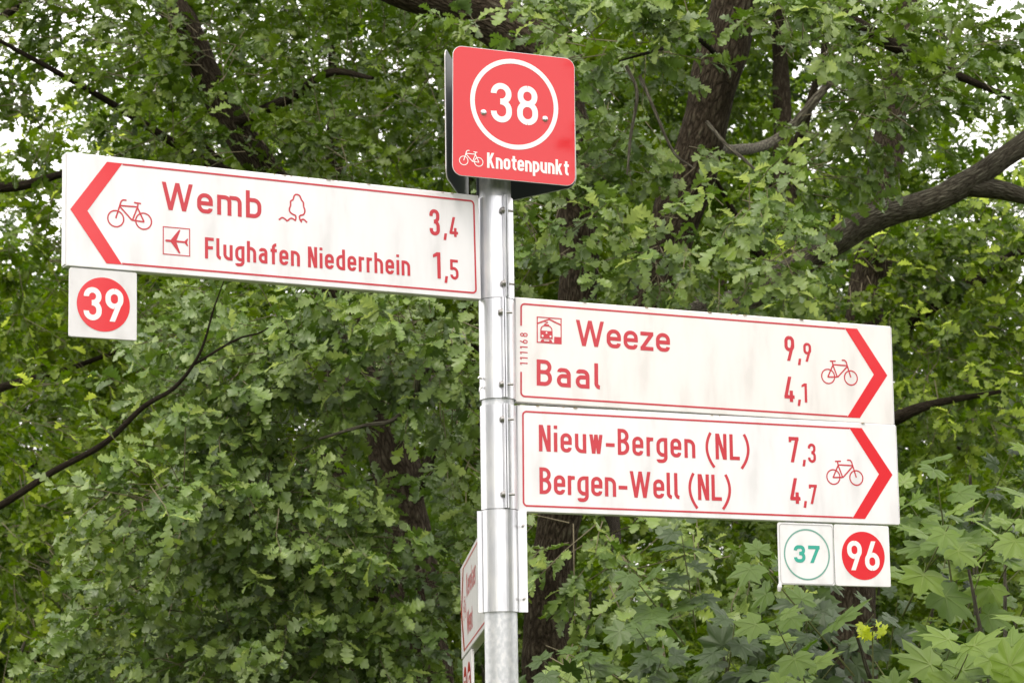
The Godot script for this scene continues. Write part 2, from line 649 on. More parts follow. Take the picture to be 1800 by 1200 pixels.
# cross-section of a half shell round the post: the shell opens towards -x; flanges along z
func half_shell(h: float, flange: float, flange2: float) -> ArrayMesh:
	var o := PackedVector2Array()
	var R := 0.0425
	var r := 0.0385
	o.append(Vector2(0.001, R + flange))
	o.append(Vector2(0.0045, R + flange))
	o.append(Vector2(0.0045, R + 0.0035))
	for i in 25:
		var a := PI / 2 - 0.12 - (PI - 0.24) * i / 24.0
		o.append(Vector2(cos(a) * R, sin(a) * R))
	o.append(Vector2(0.0045, -R - 0.0035))
	o.append(Vector2(0.0045, -R - flange2))
	o.append(Vector2(0.001, -R - flange2))
	o.append(Vector2(0.001, -r))
	for i in 25:
		var a := -PI / 2 + 0.05 + (PI - 0.1) * i / 24.0
		o.append(Vector2(cos(a) * r, sin(a) * r))
	o.append(Vector2(0.001, r))
	return extrude_y(o, 0.0, h)

func clamp_on(root: Node3D, h: float, flange: float, flange2: float, y0: float, tilt: float) -> void:
	# two half shells, bolts through their flanges
	# the panel may hang askew, its clamp sits square on the post
	var upright := Transform3D(Basis(Vector3.BACK, -tilt), Vector3.ZERO)
	var a := part("half_shell", half_shell(h, flange, flange2), M.alu, root)
	a.position.y = y0
	var b := part("half_shell", half_shell(h, flange2, flange), M.alu, root)
	b.position.y = y0
	b.rotation.y = PI
	var bolt := lathe([Vector2(0, 0), Vector2(0.0085, 0), Vector2(0.0085, 0.002), Vector2(0.0062, 0.0021), Vector2(0.0062, 0.007), Vector2(0.0048, 0.0082), Vector2(0, 0.0084)], 6)
	var thread := lathe([Vector2(0, 0), Vector2(0.003, 0), Vector2(0.003, 0.016), Vector2(0, 0.0165)], 8)
	for s in [-1.0, 1.0]:
		var fl: float = flange if s > 0 else flange2
		if fl < 0.01: continue
		for f in [0.13, 0.85]:
			var bo := part("bolt", bolt, M.bolt, root)
			bo.position = Vector3(-0.0048, y0 + h * f, s * (0.0425 + fl * 0.55))
			bo.rotation.z = PI / 2
			var th := part("bolt_end", thread, M.bolt, bo)
			th.rotation.z = PI
			th.position.y = -0.009
			bo.transform = upright * bo.transform
	a.transform = upright * a.transform
	b.transform = upright * b.transform

# an arm whose face is in its local x, y plane; x0 is where the panel starts, the post's axis is x = 0
func arm(label: String, y: float, yaw: float, tilt: float, x0: float, left: bool, mat: Material, lines: Array, flange := 0.012, clamp_h := 0.244, flange2 := 0.012, gap_border := false) -> Node3D:
	var root := thing("direction_sign", Vector3(0, y, 0))
	root.basis = Basis(Vector3.UP, yaw) * Basis(Vector3.BACK, tilt)
	tag(root, label, "direction sign", "arms of the cycle signpost")
	var ox := -1.0 - x0 if left else x0
	var pn := part("panel", plate(rounded_rect(0, 0, 1.0, 0.25, 0.0), -0.0125, 0.0125, 0.0016), mat, root)
	pn.position.x = ox
	# rims of the hollow profile at the free end
	var cap := part("end_cap", plate(rounded_rect(0, 0.003, 0.0025, 0.247, 0.0), -0.0115, 0.0115, 0.0005), M.plate_white, root)
	cap.position.x = ox - 0.0028 if left else ox + 1.0003
	var fz := 0.0131
	# chevron
	var ch := Ink.new()
	var cp := [Vector2(986, 124), Vector2(905, 12), Vector2(870, 12), Vector2(948, 124), Vector2(870, 237), Vector2(905, 237)]
	var up := PackedVector2Array([cp[0], cp[5], cp[4], cp[3]])
	var lo := PackedVector2Array([cp[0], cp[3], cp[2], cp[1]])
	for p in [up, lo]:
		var o := PackedVector2Array()
		for v in p: o.append(Vector2(1000 - v.x if left else v.x, v.y))
		ch.polys.append(o)
	var c := part("arrow", film(ch, fz), M.red, root)
	c.position.x = ox - (0.006 if left else 0.0)
	# border, open at the chevron
	var bd := Ink.new()
	var T := 4.2
	var bx := 876.0 if left else 871.0
	var border := [Vector2(bx, 237 - T / 2), Vector2(12 + T / 2, 237 - T / 2), Vector2(12 + T / 2, 12 + T / 2), Vector2(bx, 12 + T / 2)]
	if gap_border:
		for seg in [[border[0], border[1], Vector2(border[1].x, 182)], [Vector2(border[1].x, 72), border[2], border[3]]]:
			stroke(bd, softened(seg, 9.0), T)
	else:
		stroke(bd, softened(border, 9.0), T)
	if left:
		for i in bd.polys.size():
			var o := PackedVector2Array()
			for v in bd.polys[i]: o.append(Vector2(1000 - v.x, v.y))
			bd.polys[i] = o
	var bo := part("border", film(bd, fz), M.red_print, root)
	bo.position.x = ox
	for ln in lines:
		var p := part(ln[0], film(ln[1], fz), M.red_print, root)
		p.position.x = ox
	clamp_on(root, clamp_h, flange, flange2, 0.003, tilt)
	return root

func airplane_ink() -> Ink:
	var k := Ink.new()
	var x := 216.0
	var y := 42.5
	for b in [[x, y, x + 63, y + 2.2], [x, y + 60.8, x + 63, y + 63], [x, y + 2.2, x + 2.2, y + 60.8], [x + 60.8, y + 2.2, x + 63, y + 60.8]]:
		box2(k, b[0], b[1], b[2], b[3])
	var cy := y + 31.5
	var wing := [Vector2(19, 3), Vector2(31, 26), Vector2(37, 27), Vector2(40, 25.5), Vector2(33, 3)]
	k.add(PackedVector2Array([Vector2(x + 5, cy), Vector2(x + 8, cy - 2.6), Vector2(x + 50, cy - 2.0), Vector2(x + 56, cy - 8.5), Vector2(x + 58.5, cy - 8), Vector2(x + 56, cy), Vector2(x + 58.5, cy + 8), Vector2(x + 56, cy + 8.5), Vector2(x + 50, cy + 2.0), Vector2(x + 8, cy + 2.6)]))
	for s in [1, -1]:
		var o := PackedVector2Array()
		for v in [Vector2(18, 2.0), Vector2(36, 25), Vector2(39, 27), Vector2(40.5, 25.5), Vector2(31.5, 2.0)]:
			o.append(Vector2(x + v.x, cy + s * v.y))
		k.add(o)
	return k

func tree_ink() -> Ink:
	# little tree with ground lines
	var k := Ink.new()
	var f := func(a: Array) -> PackedVector2Array:
		var o := PackedVector2Array()
		for v in a: o.append(Vector2(487.5 + (v[0] - 125) * 0.0812, 209.5 - (v[1] - 190) * 0.0835 + (v[0] - 700) * 0.0075))
		return o
	stroke(k, softened(Array(f.call([[690, 210], [620, 235], [580, 370], [505, 395], [510, 520], [465, 620], [480, 700], [560, 765], [660, 795], [665, 880], [640, 950]])), 4.0), 3.6)
	stroke(k, softened(Array(f.call([[690, 210], [780, 235], [840, 375], [900, 440], [895, 545], [940, 650], [925, 740], [870, 790], [770, 795], [770, 890], [835, 990]])), 4.0), 3.6)
	stroke(k, softened(Array(f.call([[150, 920], [250, 845], [340, 895], [395, 960], [500, 875], [560, 880], [640, 935]])), 4.0), 3.6)
	stroke(k, softened(Array(f.call([[820, 925], [890, 895], [1000, 995]])), 4.0), 3.6)
	return k

func train_ink() -> Ink:
	var k := Ink.new()
	var x := 53.3
	var y := 144.3
	for b in [[0, 0, 63, 2.6], [0, 60.4, 63, 63], [0, 2.6, 2.6, 60.4], [60.4, 2.6, 63, 60.4], [44, 2.6, 60.4, 17]]:
		box2(k, x + b[0], y + b[1], x + b[2], y + b[3])
	stroke(k, PackedVector2Array([Vector2(x + 2, y + 46.5), Vector2(x + 32, y + 58.5)]), 3.6)
	stroke(k, PackedVector2Array([Vector2(x + 61, y + 46.5), Vector2(x + 31, y + 58.5)]), 3.6)
	# cab front
	box2(k, x + 9, y + 11, x + 40, y + 30)
	stroke(k, softened([Vector2(x + 10.6, y + 30), Vector2(x + 10.6, y + 42), Vector2(x + 38.4, y + 42), Vector2(x + 38.4, y + 30)], 10.0), 2.6)
	box2(k, x + 18, y + 43.5, x + 31, y + 45.6)
	slant(k, x + 21, y + 45.6, x + 27, y + 50, 2.2)
	box2(k, x + 20, y + 50, x + 29, y + 51.8)
	k.add(PackedVector2Array([Vector2(x + 9, y + 3), Vector2(x + 40, y + 3), Vector2(x + 36, y + 9.6), Vector2(x + 13, y + 9.6)]))
	return k

func train_lights_ink() -> Ink:
	var k := Ink.new()
	disc_ink(k, 53.3 + 14.5, 144.3 + 17, 2.6)
	disc_ink(k, 53.3 + 34.5, 144.3 + 17, 2.6)
	disc_ink(k, 53.3 + 24.5, 144.3 + 25, 2.2)
	box2(k, 53.3 + 18, 144.3 + 5, 53.3 + 31, 144.3 + 7.6)
	return k

func distance_ink(whole: String, frac: String, x: float, y: float) -> Ink:
	# kilometres: the whole number tall, tenths small
	var k := Ink.new()
	var wx := 0.0 if whole != "1" else 7.0
	text_ink(whole, x + wx, y, 62.5, 0, 0.14, 0.7, 0.1, k)
	text_ink(",", x + 36, y, 62.5, 0, 0.115, 0.7, 0.1, k)
	text_ink(frac, x + (51.5 if frac != "1" else 47.5), y + 1, 47.5, 0, 0.14, 0.76, 0.1, k)
	return k

func rotated(ink: Ink, cx: float, cy: float) -> Ink:
	# a quarter turn to the left about (0, 0), then moved
	var k := Ink.new()
	for p in ink.polys:
		var o := PackedVector2Array()
		for v in p: o.append(Vector2(cx - v.y, cy + v.x))
		k.polys.append(o)
	return k

func small_plate(label: String, group: String, frame: Node3D, x: float, y: float, w: float, h: float, mat: Material) -> Node3D:
	# a plate hung below an arm; frame gives the arm's axes
	var root := thing("junction_plate")
	root.transform = frame.transform * Transform3D(Basis(), Vector3(x, y, 0))
	tag(root, label, "number plate", group)
	part("plate", plate(rounded_rect(0, 0, w, h, 0.004, 3), 0.004, 0.0105, 0.0012), mat, root)
	# hanger straps up into the arm
	for s in [0.25, 0.75]:
		var st := part("strap", plate(rounded_rect(w * s - 0.012, 0.02, w * s + 0.012, h + 0.03, 0.0), -0.0015, 0.0025, 0.0004), M.alu, root)
		st.position.z = 0.0
	return root

func signpost() -> void:
	var post := thing("sign_post")
	tag(post, "galvanised steel signpost tube carrying the cycle direction signs", "signpost")
	part("tube", lathe([Vector2(0.038, 0.06), Vector2(0.038, 3.14)], 48), M.zinc, post)
	part("cap", lathe([Vector2(0.0, 3.135), Vector2(0.0395, 3.135), Vector2(0.0395, 3.15), Vector2(0.03, 3.156), Vector2(0, 3.158)], 48), M.dark, post)
	part("footing", lathe([Vector2(0.16, -0.05), Vector2(0.16, 0.05), Vector2(0.14, 0.062), Vector2(0.0385, 0.066)], 32), M.plate_white, post)

	var L := 62.5
	# upper arm, pointing left
	var a := arm("white direction sign pointing left to Wemb, highest arm, bicycle symbol at its tip", POST_Y + 0.4113, 0.5029, 0.0149, 0.0469, true, M.white, [
		["bicycle_symbol", bike_ink(109.3, 112.5, 1.0, false)],
		["lettering", text_ink("Wemb", 213.5, 143, L, 234, 0.150, 1.0)],
		["tree_symbol", tree_ink()],
		["airplane_symbol", airplane_ink()],
		["lettering", text_ink("Flughafen Niederrhein", 313.5, 41.5, 48, 502, 0.15, 0.70)],
		["lettering", distance_ink("3", "4", 868, 143)],
		["lettering", distance_ink("1", "5", 868, 41)]])
	# two arms pointing right
	var k1 := Ink.new()
	text_ink("111168", 0, 0, 19, 77, 0.135, 0.85, 0.15, k1)
	var b := arm("cream white direction sign pointing right to Weeze and Baal, above another arm", POST_Y + 0.1734, 0.3484, -0.0168, 0.0388, false, M.cream, [
		["bicycle_symbol", bike_ink(883.5, 111.5, 1.0, true)],
		["train_symbol", train_ink()],
		["lettering", text_ink("Weeze", 152.5, 144, L, 243.5, 0.150, 1.0)],
		["lettering", text_ink("Baal", 53, 42, L, 160, 0.155, 1.0)],
		["lettering", distance_ink("9", "9", 702.5, 143.5)],
		["lettering", distance_ink("4", "1", 699, 41.5)],
		["serial_number", rotated(k1, 30.5, 88.5)]], 0.012, 0.236, 0.012, true)
	var tl := part("train_lights", film(train_lights_ink(), 0.0137), M.cream, b)
	tl.position.x = 0.0388
	var c := arm("white direction sign pointing right to Nieuw-Bergen, lower of the right arms", POST_Y - 0.0837, 0.3479, -0.009, 0.0407, false, M.white, [
		["bicycle_symbol", bike_ink(885, 112.5, 1.0, true)],
		["lettering", text_ink("Nieuw-Bergen (NL)", 53.5, 143, L, 544.5, 0.14, 0.72)],
		["lettering", text_ink("Bergen-Well (NL)", 54, 43, L, 492, 0.14, 0.72)],
		["lettering", distance_ink("7", "3", 703, 144)],
		["lettering", distance_ink("4", "7", 702.5, 43)]], 0.012, 0.242)
	# the arm that points away behind the post
	var far := Vector3(-0.105, -0.03, -1.045)
	var yaw := atan2(far.x, far.z) - PI / 2 + PI * 0.0
	# local -x must run towards far
	yaw = atan2(far.z, -far.x)
	var d := arm("white direction sign seen almost edge on, pointing away behind the post, lowest arm", POST_Y - 0.319, yaw, 0.05, 0.0425, true, M.plate_white, [
		["bicycle_symbol", bike_ink(109.3, 112.5, 1.0, false)],
		["lettering", text_ink("Kevelaer", 214, 143, L, 300, 0.13, 0.8)],
		["lettering", text_ink("Went", 214, 42, L, 180, 0.14, 0.95)],
		["lettering", distance_ink("8", "6", 868, 143)],
		["lettering", distance_ink("3", "2", 868, 41)]], 0.0095, 0.233, 0.02)

	# what weather and insects left behind
	lichen(a, -1.0469, 0.25, 46, 3)
	lichen(b, 0.0388, 0.25, 24, 5)
	lichen(c, 0.0407, 0.25, 20, 6)
	for w in [[Vector3(-0.0445, 0.05, 0.012), Vector3(-0.052, 0.052, 0.016), Vector3(-0.056, 0.048, 0.02)], [Vector3(-0.0445, 0.03, 0.012), Vector3(-0.05, 0.026, 0.018), Vector3(-0.053, 0.016, 0.02)]]:
		part("cobweb_tuft", tube(w, [0.0035, 0.003, 0.001], 6, 0.004, 0.3, 2), M.plate_white, b)
	# number plates under the arms
	var p1 := small_plate("small white plate with a red 39 disc hanging under the Wemb sign", "", a, -1.0469 + 0.0085, -0.152, 0.15, 0.15, M.plate_white)
	numbers(p1, "39", 75, 74, true)
	var p2 := small_plate("small white plate with a green 37 in a thin ring, left of the red 96", "", c, 0.0407 + 0.669, -0.153, 0.149, 0.15, M.plate_pale)
	var kr := Ink.new()
	ring_ink(kr, 75, 74, 62, 3.6)
	part("ring", film(kr, 0.0112), M.pale_teal, p2)
	digits(p2, "37", 40, 54, 42, 70, 0.2, 1.3, 0.0112, M.teal)
	var rim := Ink.new()
	for h in [[Vector2(75, 146), Vector2(3, 146), Vector2(3, 3), Vector2(75, 3)], [Vector2(75, 146), Vector2(146, 146), Vector2(146, 3), Vector2(75, 3)]]:
		stroke(rim, softened(h, 8.0), 1.6)
	part("rim", film(rim, 0.0112), M.grey_rim, p2)
	part("cocoon", tube([Vector3(0.001, 0.004, 0.0105), Vector3(-0.001, -0.006, 0.0115), Vector3(-0.0025, -0.017, 0.0105)], [0.003, 0.0062, 0.0032], 8, 0.003, 0.25, 4), M.plate_white, p2)
	var p3 := small_plate("small white plate with a red 96 disc, hanging under the Nieuw-Bergen sign", "", c, 0.0407 + 0.8215, -0.153, 0.15, 0.15, M.plate_pale)
	numbers(p3, "96", 76, 75, true)
	var p4 := small_plate("white plate with red print under the sign that points away", "", d, -1.0425 + 0.01, -0.17, 0.3, 0.168, M.plate_white)
	var kq := Ink.new()
	disc_ink(kq, 85, 84, 58)
	part("disc", film(kq, 0.0112), M.red, p4)
	digits(p4, "51", 55, 54, 60, 60, 0.16, 0.95, 0.0116, M.film_white)
	var kq2 := Ink.new()
	disc_ink(kq2, 220, 84, 58)
	part("disc", film(kq2, 0.0112), M.red, p4)
	digits(p4, "95", 186, 54, 60, 68, 0.16, 0.95, 0.0116, M.film_white)

	hood()

func lichen(root: Node3D, x0: float, y: float, n: int, sd: int) -> void:
	# crusts and specks along a top edge
	var r := RandomNumberGenerator.new()
	r.seed = sd
	var st := st_new()
	for i in n:
		var c := Vector3(x0 + r.randf(), y - 0.0012, r.randf_range(0.006, 0.0125))
		var a := r.randf_range(0.0012, 0.0042)
		var top := c + Vector3(0, r.randf_range(0.001, 0.0026), 0)
		for k in 6:
			var p := c + Vector3(cos(TAU * k / 6) * a * 1.6, 0, sin(TAU * k / 6) * a)
			var q := c + Vector3(cos(TAU * (k + 1) / 6) * a * 1.6, 0, sin(TAU * (k + 1) / 6) * a)
			tri(st, top, q, p)
	part("lichen", done(st), M.grub, root).set_meta("kind", "stuff")

func numbers(p: Node3D, txt: String, cx: float, cy: float, _disc: bool) -> void:
	var k := Ink.new()
	disc_ink(k, cx, cy, 59)
	part("disc", film(k, 0.0111), M.red, p)
	var cap := 72.0
	var w := 88.0
	digits(p, txt, cx - w / 2, cy - cap / 2, cap, w, 0.165, 0.95, 0.0116, M.film_white)

func digits(parent: Node3D, txt: String, x: float, y: float, cap: float, width: float, t: float, k: float, z: float, mat: Material) -> void:
	# each figure a piece of film of its own
	var at := x
	var ws := []
	var sum := 0.0
	for ch in txt:
		ws.append(glyph(Ink.new(), ch, t, k) * cap)
		sum += ws[-1]
	var gap := (width - sum) / maxi(1, txt.length() - 1)
	for i in txt.length():
		part("digit", film(text_ink(txt[i], at, y, cap, 0, t, k), z), mat, parent)
		at += ws[i] + gap

func hood() -> void:
	# three red plates round the post top
	var root := thing("junction_hood", Vector3(0.0459, POST_Y + 0.6798, 0.0904))
	root.basis = Basis(Vector3.UP, 0.3555) * Basis(Vector3.BACK, -0.0134)
	tag(root, "red three-sided junction sign with white ring and number 38 on the post top", "junction sign")
	var W := 0.307
	var H := 0.3146
	var outline := rounded_rect(-W / 2, 0, W / 2, H, 0.024, 8)
	var m := plate(outline, 0.0, 0.0022, 0.0005)
	var back := plate(inset(outline, 0.0015), -0.0012, -0.0002, 0.0002)  # dark sheet: shade inside the hood put into colour, the plates are bare aluminium
	# front
	var f := part("front_plate", m, M.alu_edge, root)
	var sheet := plate(inset(outline, 0.0012), 0.0019, 0.0025, 0.0001)
	part("red_sheeting", sheet, M.hood_red, f)
	part("shade_back", back, M.dark, f)
	var k := Ink.new()
	var cy := H * 500 + 29.0
	ring_ink(k, 0, cy, 110.5, 11.5)
	part("ring", film(k, 0.003), M.film_white, f)
	digits(f, "38", -59, cy - 48, 96, 118, 0.148, 0.97, 0.003, M.film_white)
	part("lettering", film(text_ink("Knotenpunkt", -68.5, 25, 37, 205, 0.165, 0.66), 0.003), M.film_white, f)
	part("bicycle_symbol", film(bike_ink(-126, 37, 0.585, false), 0.003), M.film_white, f)
	var screw := lathe([Vector2(0.0075, 0), Vector2(0.0075, 0.001), Vector2(0.006, 0.0035), Vector2(0.003, 0.005), Vector2(0, 0.0053)], 16)
	for s in [-0.077, 0.077]:
		var sc := part("screw", screw, M.alu, f)
		sc.position = Vector3(s, (cy - 28) * 0.001, 0.0022)
		sc.rotation.x = PI / 2
	# side plates, from world corners turned into local axes
	var inv := root.transform.affine_inverse()
	for e in [[Vector3(-0.110, 0, 0.128), Vector3(-0.068, 0, -0.16), "side_plate"], [Vector3(-0.052, 0, -0.168), Vector3(0.197, 0, 0.032), "side_plate"]]:
		var A: Vector3 = e[0]
		var Bp: Vector3 = e[1]
		var u := (Bp - A).normalized()
		var mid := (A + Bp) / 2
		mid.y = root.position.y
		# outward is away from the post
		var nrm := u.cross(Vector3.UP)
		var out := Vector3(mid.x, 0, mid.z)
		if nrm.dot(out) < 0: nrm = -nrm
		var xax := Vector3.UP.cross(nrm)
		var tr := Transform3D(Basis(xax, Vector3.UP, nrm), mid)
		var s := part(e[2], m, M.alu_edge, root)
		s.transform = inv * tr
		part("red_sheeting", sheet, M.hood_red, s)
		part("shade_back", back, M.dark, s)
	# bracket bars that hold the plates to the post
	for y in [0.10, 0.2]:
		var br := part("bracket", plate(rounded_rect(-0.135, y, 0.135, y + 0.025, 0.0), -0.0085, -0.0045, 0.0005), M.zinc, root)
		br.position.z = 0.0
	var arm_ := part("bracket", plate(rounded_rect(-0.03, 0.09, 0.03, 0.24, 0.0), -0.05, -0.009, 0.001), M.zinc, root)
	arm_.position.z = 0.0

# ------------------------------------------------------------------ leaves
func oak_leaf(v: int, fine: bool) -> ArrayMesh:
	# midrib along x from 0 to 1, upper face +y
	var r := RandomNumberGenerator.new()
	r.seed = 100 + v
	var stations: Array
	if fine:
		stations = [[0.0, 0.008], [0.07, 0.012], [0.13, 0.06], [0.19, 0.13], [0.24, 0.12], [0.28, 0.065], [0.36, 0.19], [0.41, 0.2], [0.45, 0.17], [0.48, 0.09], [0.57, 0.26], [0.63, 0.27], [0.67, 0.22], [0.69, 0.12], [0.78, 0.245], [0.84, 0.22], [0.87, 0.13], [0.93, 0.14], [0.98, 0.07], [1.0, 0.0]]
	else:
		stations = [[0.0, 0.008], [0.12, 0.03], [0.22, 0.14], [0.29, 0.07], [0.42, 0.22], [0.5, 0.1], [0.63, 0.28], [0.7, 0.12], [0.83, 0.23], [0.9, 0.11], [1.0, 0.02]]
	var fold := r.randf_range(0.15, 0.5)
	var droop := r.randf_range(0.05, 0.32)
	var wave := r.randf_range(-0.07, 0.07)
	var wide := r.randf_range(0.9, 1.2)
	var st := SurfaceTool.new()
	st.begin(Mesh.PRIMITIVE_TRIANGLES)
	st.set_smooth_group(0)
	var rows := []
	for s in stations:
		var x: float = s[0]
		var hl: float = s[1] * wide * r.randf_range(0.85, 1.15)
		var hr: float = s[1] * wide * r.randf_range(0.85, 1.15)
		var y := -droop * x * x + wave * sin(x * 7.0)
		var adv := 0.25   # lobes point forward
		rows.append([Vector3(x + hl * adv, y + fold * hl + r.randf_range(-0.045, 0.045), hl), Vector3(x, y, 0), Vector3(x + hr * adv, y + fold * hr + r.randf_range(-0.045, 0.045), -hr)])
	for i in rows.size() - 1:
		var a: Array = rows[i]
		var b: Array = rows[i + 1]
		quad(st, a[1], a[0], b[0], b[1])
		quad(st, a[2], a[1], b[1], b[2])
	st.generate_normals()
	return st.commit()

func maple_leaf(v: int) -> ArrayMesh:
	# the leaf stalk meets the blade at the origin, main lobe along +x
	var r := RandomNumberGenerator.new()
	r.seed = 300 + v
	var half := [[0.0, 1.0], [6.0, 0.80], [11.0, 0.82], [15.0, 0.70], [24.0, 0.54], [32.0, 0.68], [38.0, 0.74], [46.0, 0.93], [53.0, 0.72], [60.0, 0.70], [68.0, 0.60], [76.0, 0.52], [88.0, 0.60], [100.0, 0.72], [110.0, 0.58], [124.0, 0.56], [142.0, 0.44], [160.0, 0.30], [176.0, 0.07]]
	var droop := r.randf_range(0.08, 0.3)
	var cup := r.randf_range(-0.06, 0.1)
	var pts := []
	var lim := half.size()
	for sgn in [1.0, -1.0]:
		for i in lim:
			var q: Array = half[i] if sgn > 0 else half[lim - 1 - i]
			if sgn < 0 and i == lim - 1: continue
			var a := deg_to_rad(q[0] * sgn + r.randf_range(-2, 2))
			var d: float = q[1] * r.randf_range(0.93, 1.07)
			var ridge := 0.05 * cos(deg_to_rad(q[0]) * 7.6) * d
			pts.append([a, d, ridge])
	var st := SurfaceTool.new()
	st.begin(Mesh.PRIMITIVE_TRIANGLES)
	st.set_smooth_group(0)
	st.set_color(Color(0.74, 0.83, 0.5))
	var P := func(q: Array, f: float) -> Vector3:
		var d: float = q[1] * f
		return Vector3(cos(q[0]) * d, -droop * d * d + q[2] * f + cup * absf(sin(q[0])) * d, sin(q[0]) * d)
	var n := pts.size()
	for i in n:
		var p: Array = pts[i]
		var q: Array = pts[(i + 1) % n]
		tri(st, Vector3.ZERO, P.call(q, 0.5), P.call(p, 0.5))
		quad(st, P.call(p, 0.5), P.call(q, 0.5), P.call(q, 1.0), P.call(p, 1.0))
	# paler veins along the five lobes
	st.set_color(Color(1, 1, 1))
	for q in [[0.0, 0.92], [46.0, 0.84], [-46.0, 0.84], [100.0, 0.62], [-100.0, 0.62]]:
		var a := deg_to_rad(q[0])
		var nrm := Vector3(-sin(a), 0, cos(a))
		for h in 2:
			var f0: float = q[1] * h * 0.5
			var f1: float = q[1] * (h + 1) * 0.5
			var rid := 0.05 * cos(deg_to_rad(absf(q[0])) * 7.6)
			var p0 := Vector3(cos(a) * f0, -droop * f0 * f0 + rid * f0 + cup * absf(sin(a)) * f0 + 0.012, sin(a) * f0)
			var p1 := Vector3(cos(a) * f1, -droop * f1 * f1 + rid * f1 + cup * absf(sin(a)) * f1 + 0.012, sin(a) * f1)
			quad(st, p0 - nrm * 0.016 * (1.2 - h * 0.6), p1 - nrm * 0.01 * (1.2 - h * 0.6), p1 + nrm * 0.01 * (1.2 - h * 0.6), p0 + nrm * 0.016 * (1.2 - h * 0.6))
	# stalk
	for s in [[Vector3(0, 0, 0.012), Vector3(0, 0, -0.012)], [Vector3(0, 0.012, 0), Vector3(0, -0.012, 0)]]:
		var e := Vector3(-0.75, -0.12, 0)
		var k := Vector3(-0.4, 0.02, 0)
		quad(st, s[0], s[1], k + s[1] * 0.8, k + s[0] * 0.8)
		quad(st, k + s[0] * 0.8, k + s[1] * 0.8, e + s[1] * 0.8, e + s[0] * 0.8)
	st.generate_normals()
	return st.commit()

func leaf_frame(p: Vector3, dir: Vector3, up: Vector3, size: float) -> Transform3D:
	var x := dir.normalized()
	var z := x.cross(up)
	if z.length() < 1e-3: z = x.cross(Vector3(0.3, 0.5, 0.8))
	z = z.normalized()
	var y := z.cross(x)
	return Transform3D(Basis(x * size, y * size, z * size), p)

func rnd_dir() -> Vector3:
	var z := rng.randf_range(-1, 1)
	var a := rng.randf() * TAU
	var s := sqrt(1 - z * z)
	return Vector3(cos(a) * s, z, sin(a) * s)

# holds the leaves of one tree until they are built
class Foliage:
	var at: Array = []           # Transform3D
	var tone: PackedColorArray = PackedColorArray()
	var twigs: Array = []        # [a, b, c, r]

func oak_spray(F: Foliage, p: Vector3, out: Vector3, tones: Array, size: float, upw: float, n_min := 8, n_max := 13) -> void:
	var dir := (out + rnd_dir() * 0.55 + Vector3(0, -0.1, 0)).normalized()
	var ln := rng.randf_range(0.16, 0.34) * size / 0.1
	var mid := p + dir * ln * 0.5 + rnd_dir() * ln * 0.08
	var tip := p + dir * ln + Vector3(0, rng.randf_range(-0.04, 0.03), 0)
	F.twigs.append([p - dir * ln * 0.25, mid, tip, 0.003 * size / 0.1])
	var n := rng.randi_range(n_min, n_max)
	var ph := rng.randf() * TAU
	var base: Color = tones[rng.randi() % tones.size()]
	var side := dir.cross(Vector3.UP).normalized()
	var up2 := side.cross(dir)
	var fresh := rng.randf() < 0.13
	for i in n:
		var f := 1.0 - pow(float(i) / n, 1.4) * 0.8
		var q := mid.lerp(tip, clampf(f * 2 - 1, 0, 1)) if f > 0.5 else p.lerp(mid, f * 2)
		ph += 2.4
		var open := rng.randf_range(0.5, 1.25)
		var d := dir * cos(open) + (side * cos(ph) + up2 * sin(ph) * 0.6) * sin(open)
		d.y -= 0.12
		var up := Vector3(0, upw, 0) + rnd_dir() * 0.7 + Vector3(0, 0, 0.15)
		var s := size * rng.randf_range(0.55, 1.28)
		if i < 3 and fresh: s *= 0.5
		F.at.append(leaf_frame(q, d, up, s))
		var c := base * rng.randf_range(0.78, 1.25)
		c.b = base.b * rng.randf_range(0.7, 1.3)
		if i < 3 and fresh: c = Color(0.22, 0.27, 0.07) * rng.randf_range(0.8, 1.1)
		c.a = 1
		F.tone.append(c)

func fill_boughs(F: Foliage, boughs: Array, heart: Vector3, tones: Array, size: float, lai: float, depth := 0.35, upw := 1.0) -> void:
	for b in boughs:
		var c := Vector3(b[0], b[1], b[2])
		var rx: float = b[3]
		var ry: float = b[4]
		var n := int(PI * rx * ry * lai / (10.5 * 0.36 * size * size)) + 2
		for i in n:
			var d := rnd_dir() * pow(rng.randf(), 0.4)
			var p := c + Vector3(d.x * rx, d.y * ry, d.z * maxf(depth, rx * 0.5))
			var out := ((p - heart) * Vector3(1, 0.4, 1)).normalized() * 0.7 + d * 0.7
			oak_spray(F, p, out, tones, size, upw)

# which leaves show largest: nearest in small cells of the view
func largest(F: Foliage, most: int, leaf_len: float) -> Dictionary:
	var inv := cam.global_transform.affine_inverse()
	var ty := tan(deg_to_rad(cam.fov) / 2)
	var cells := {}
	for i in F.at.size():
		var p: Vector3 = inv * ((F.at[i] as Transform3D) * Vector3(0.55, 0, 0))
		if p.z > -0.5: continue
		var u := p.x / (-p.z * ty)
		var v := p.y / (-p.z * ty)
		if absf(v) > 1.02 or absf(u) > 1.54: continue
		for du in [-0.008, 0.008]:
			for dv in [-0.008, 0.008]:
				var key := int((u + du + 2) * 60) * 1000 + int((v + dv + 2) * 60)
				if not cells.has(key) or cells[key][0] < p.z: cells[key] = [p.z, i]
	var score := {}
	for k in cells:
		var i: int = cells[k][1]
		score[i] = score.get(i, 0.0) + 1.0 + 0.3 / -cells[k][0]
	var order := score.keys()
	order.sort_custom(func(a, b): return score[a] > score[b] or (score[a] == score[b] and a < b))
	var out := {}
	for i in mini(most, order.size()): out[order[i]] = true
	return out

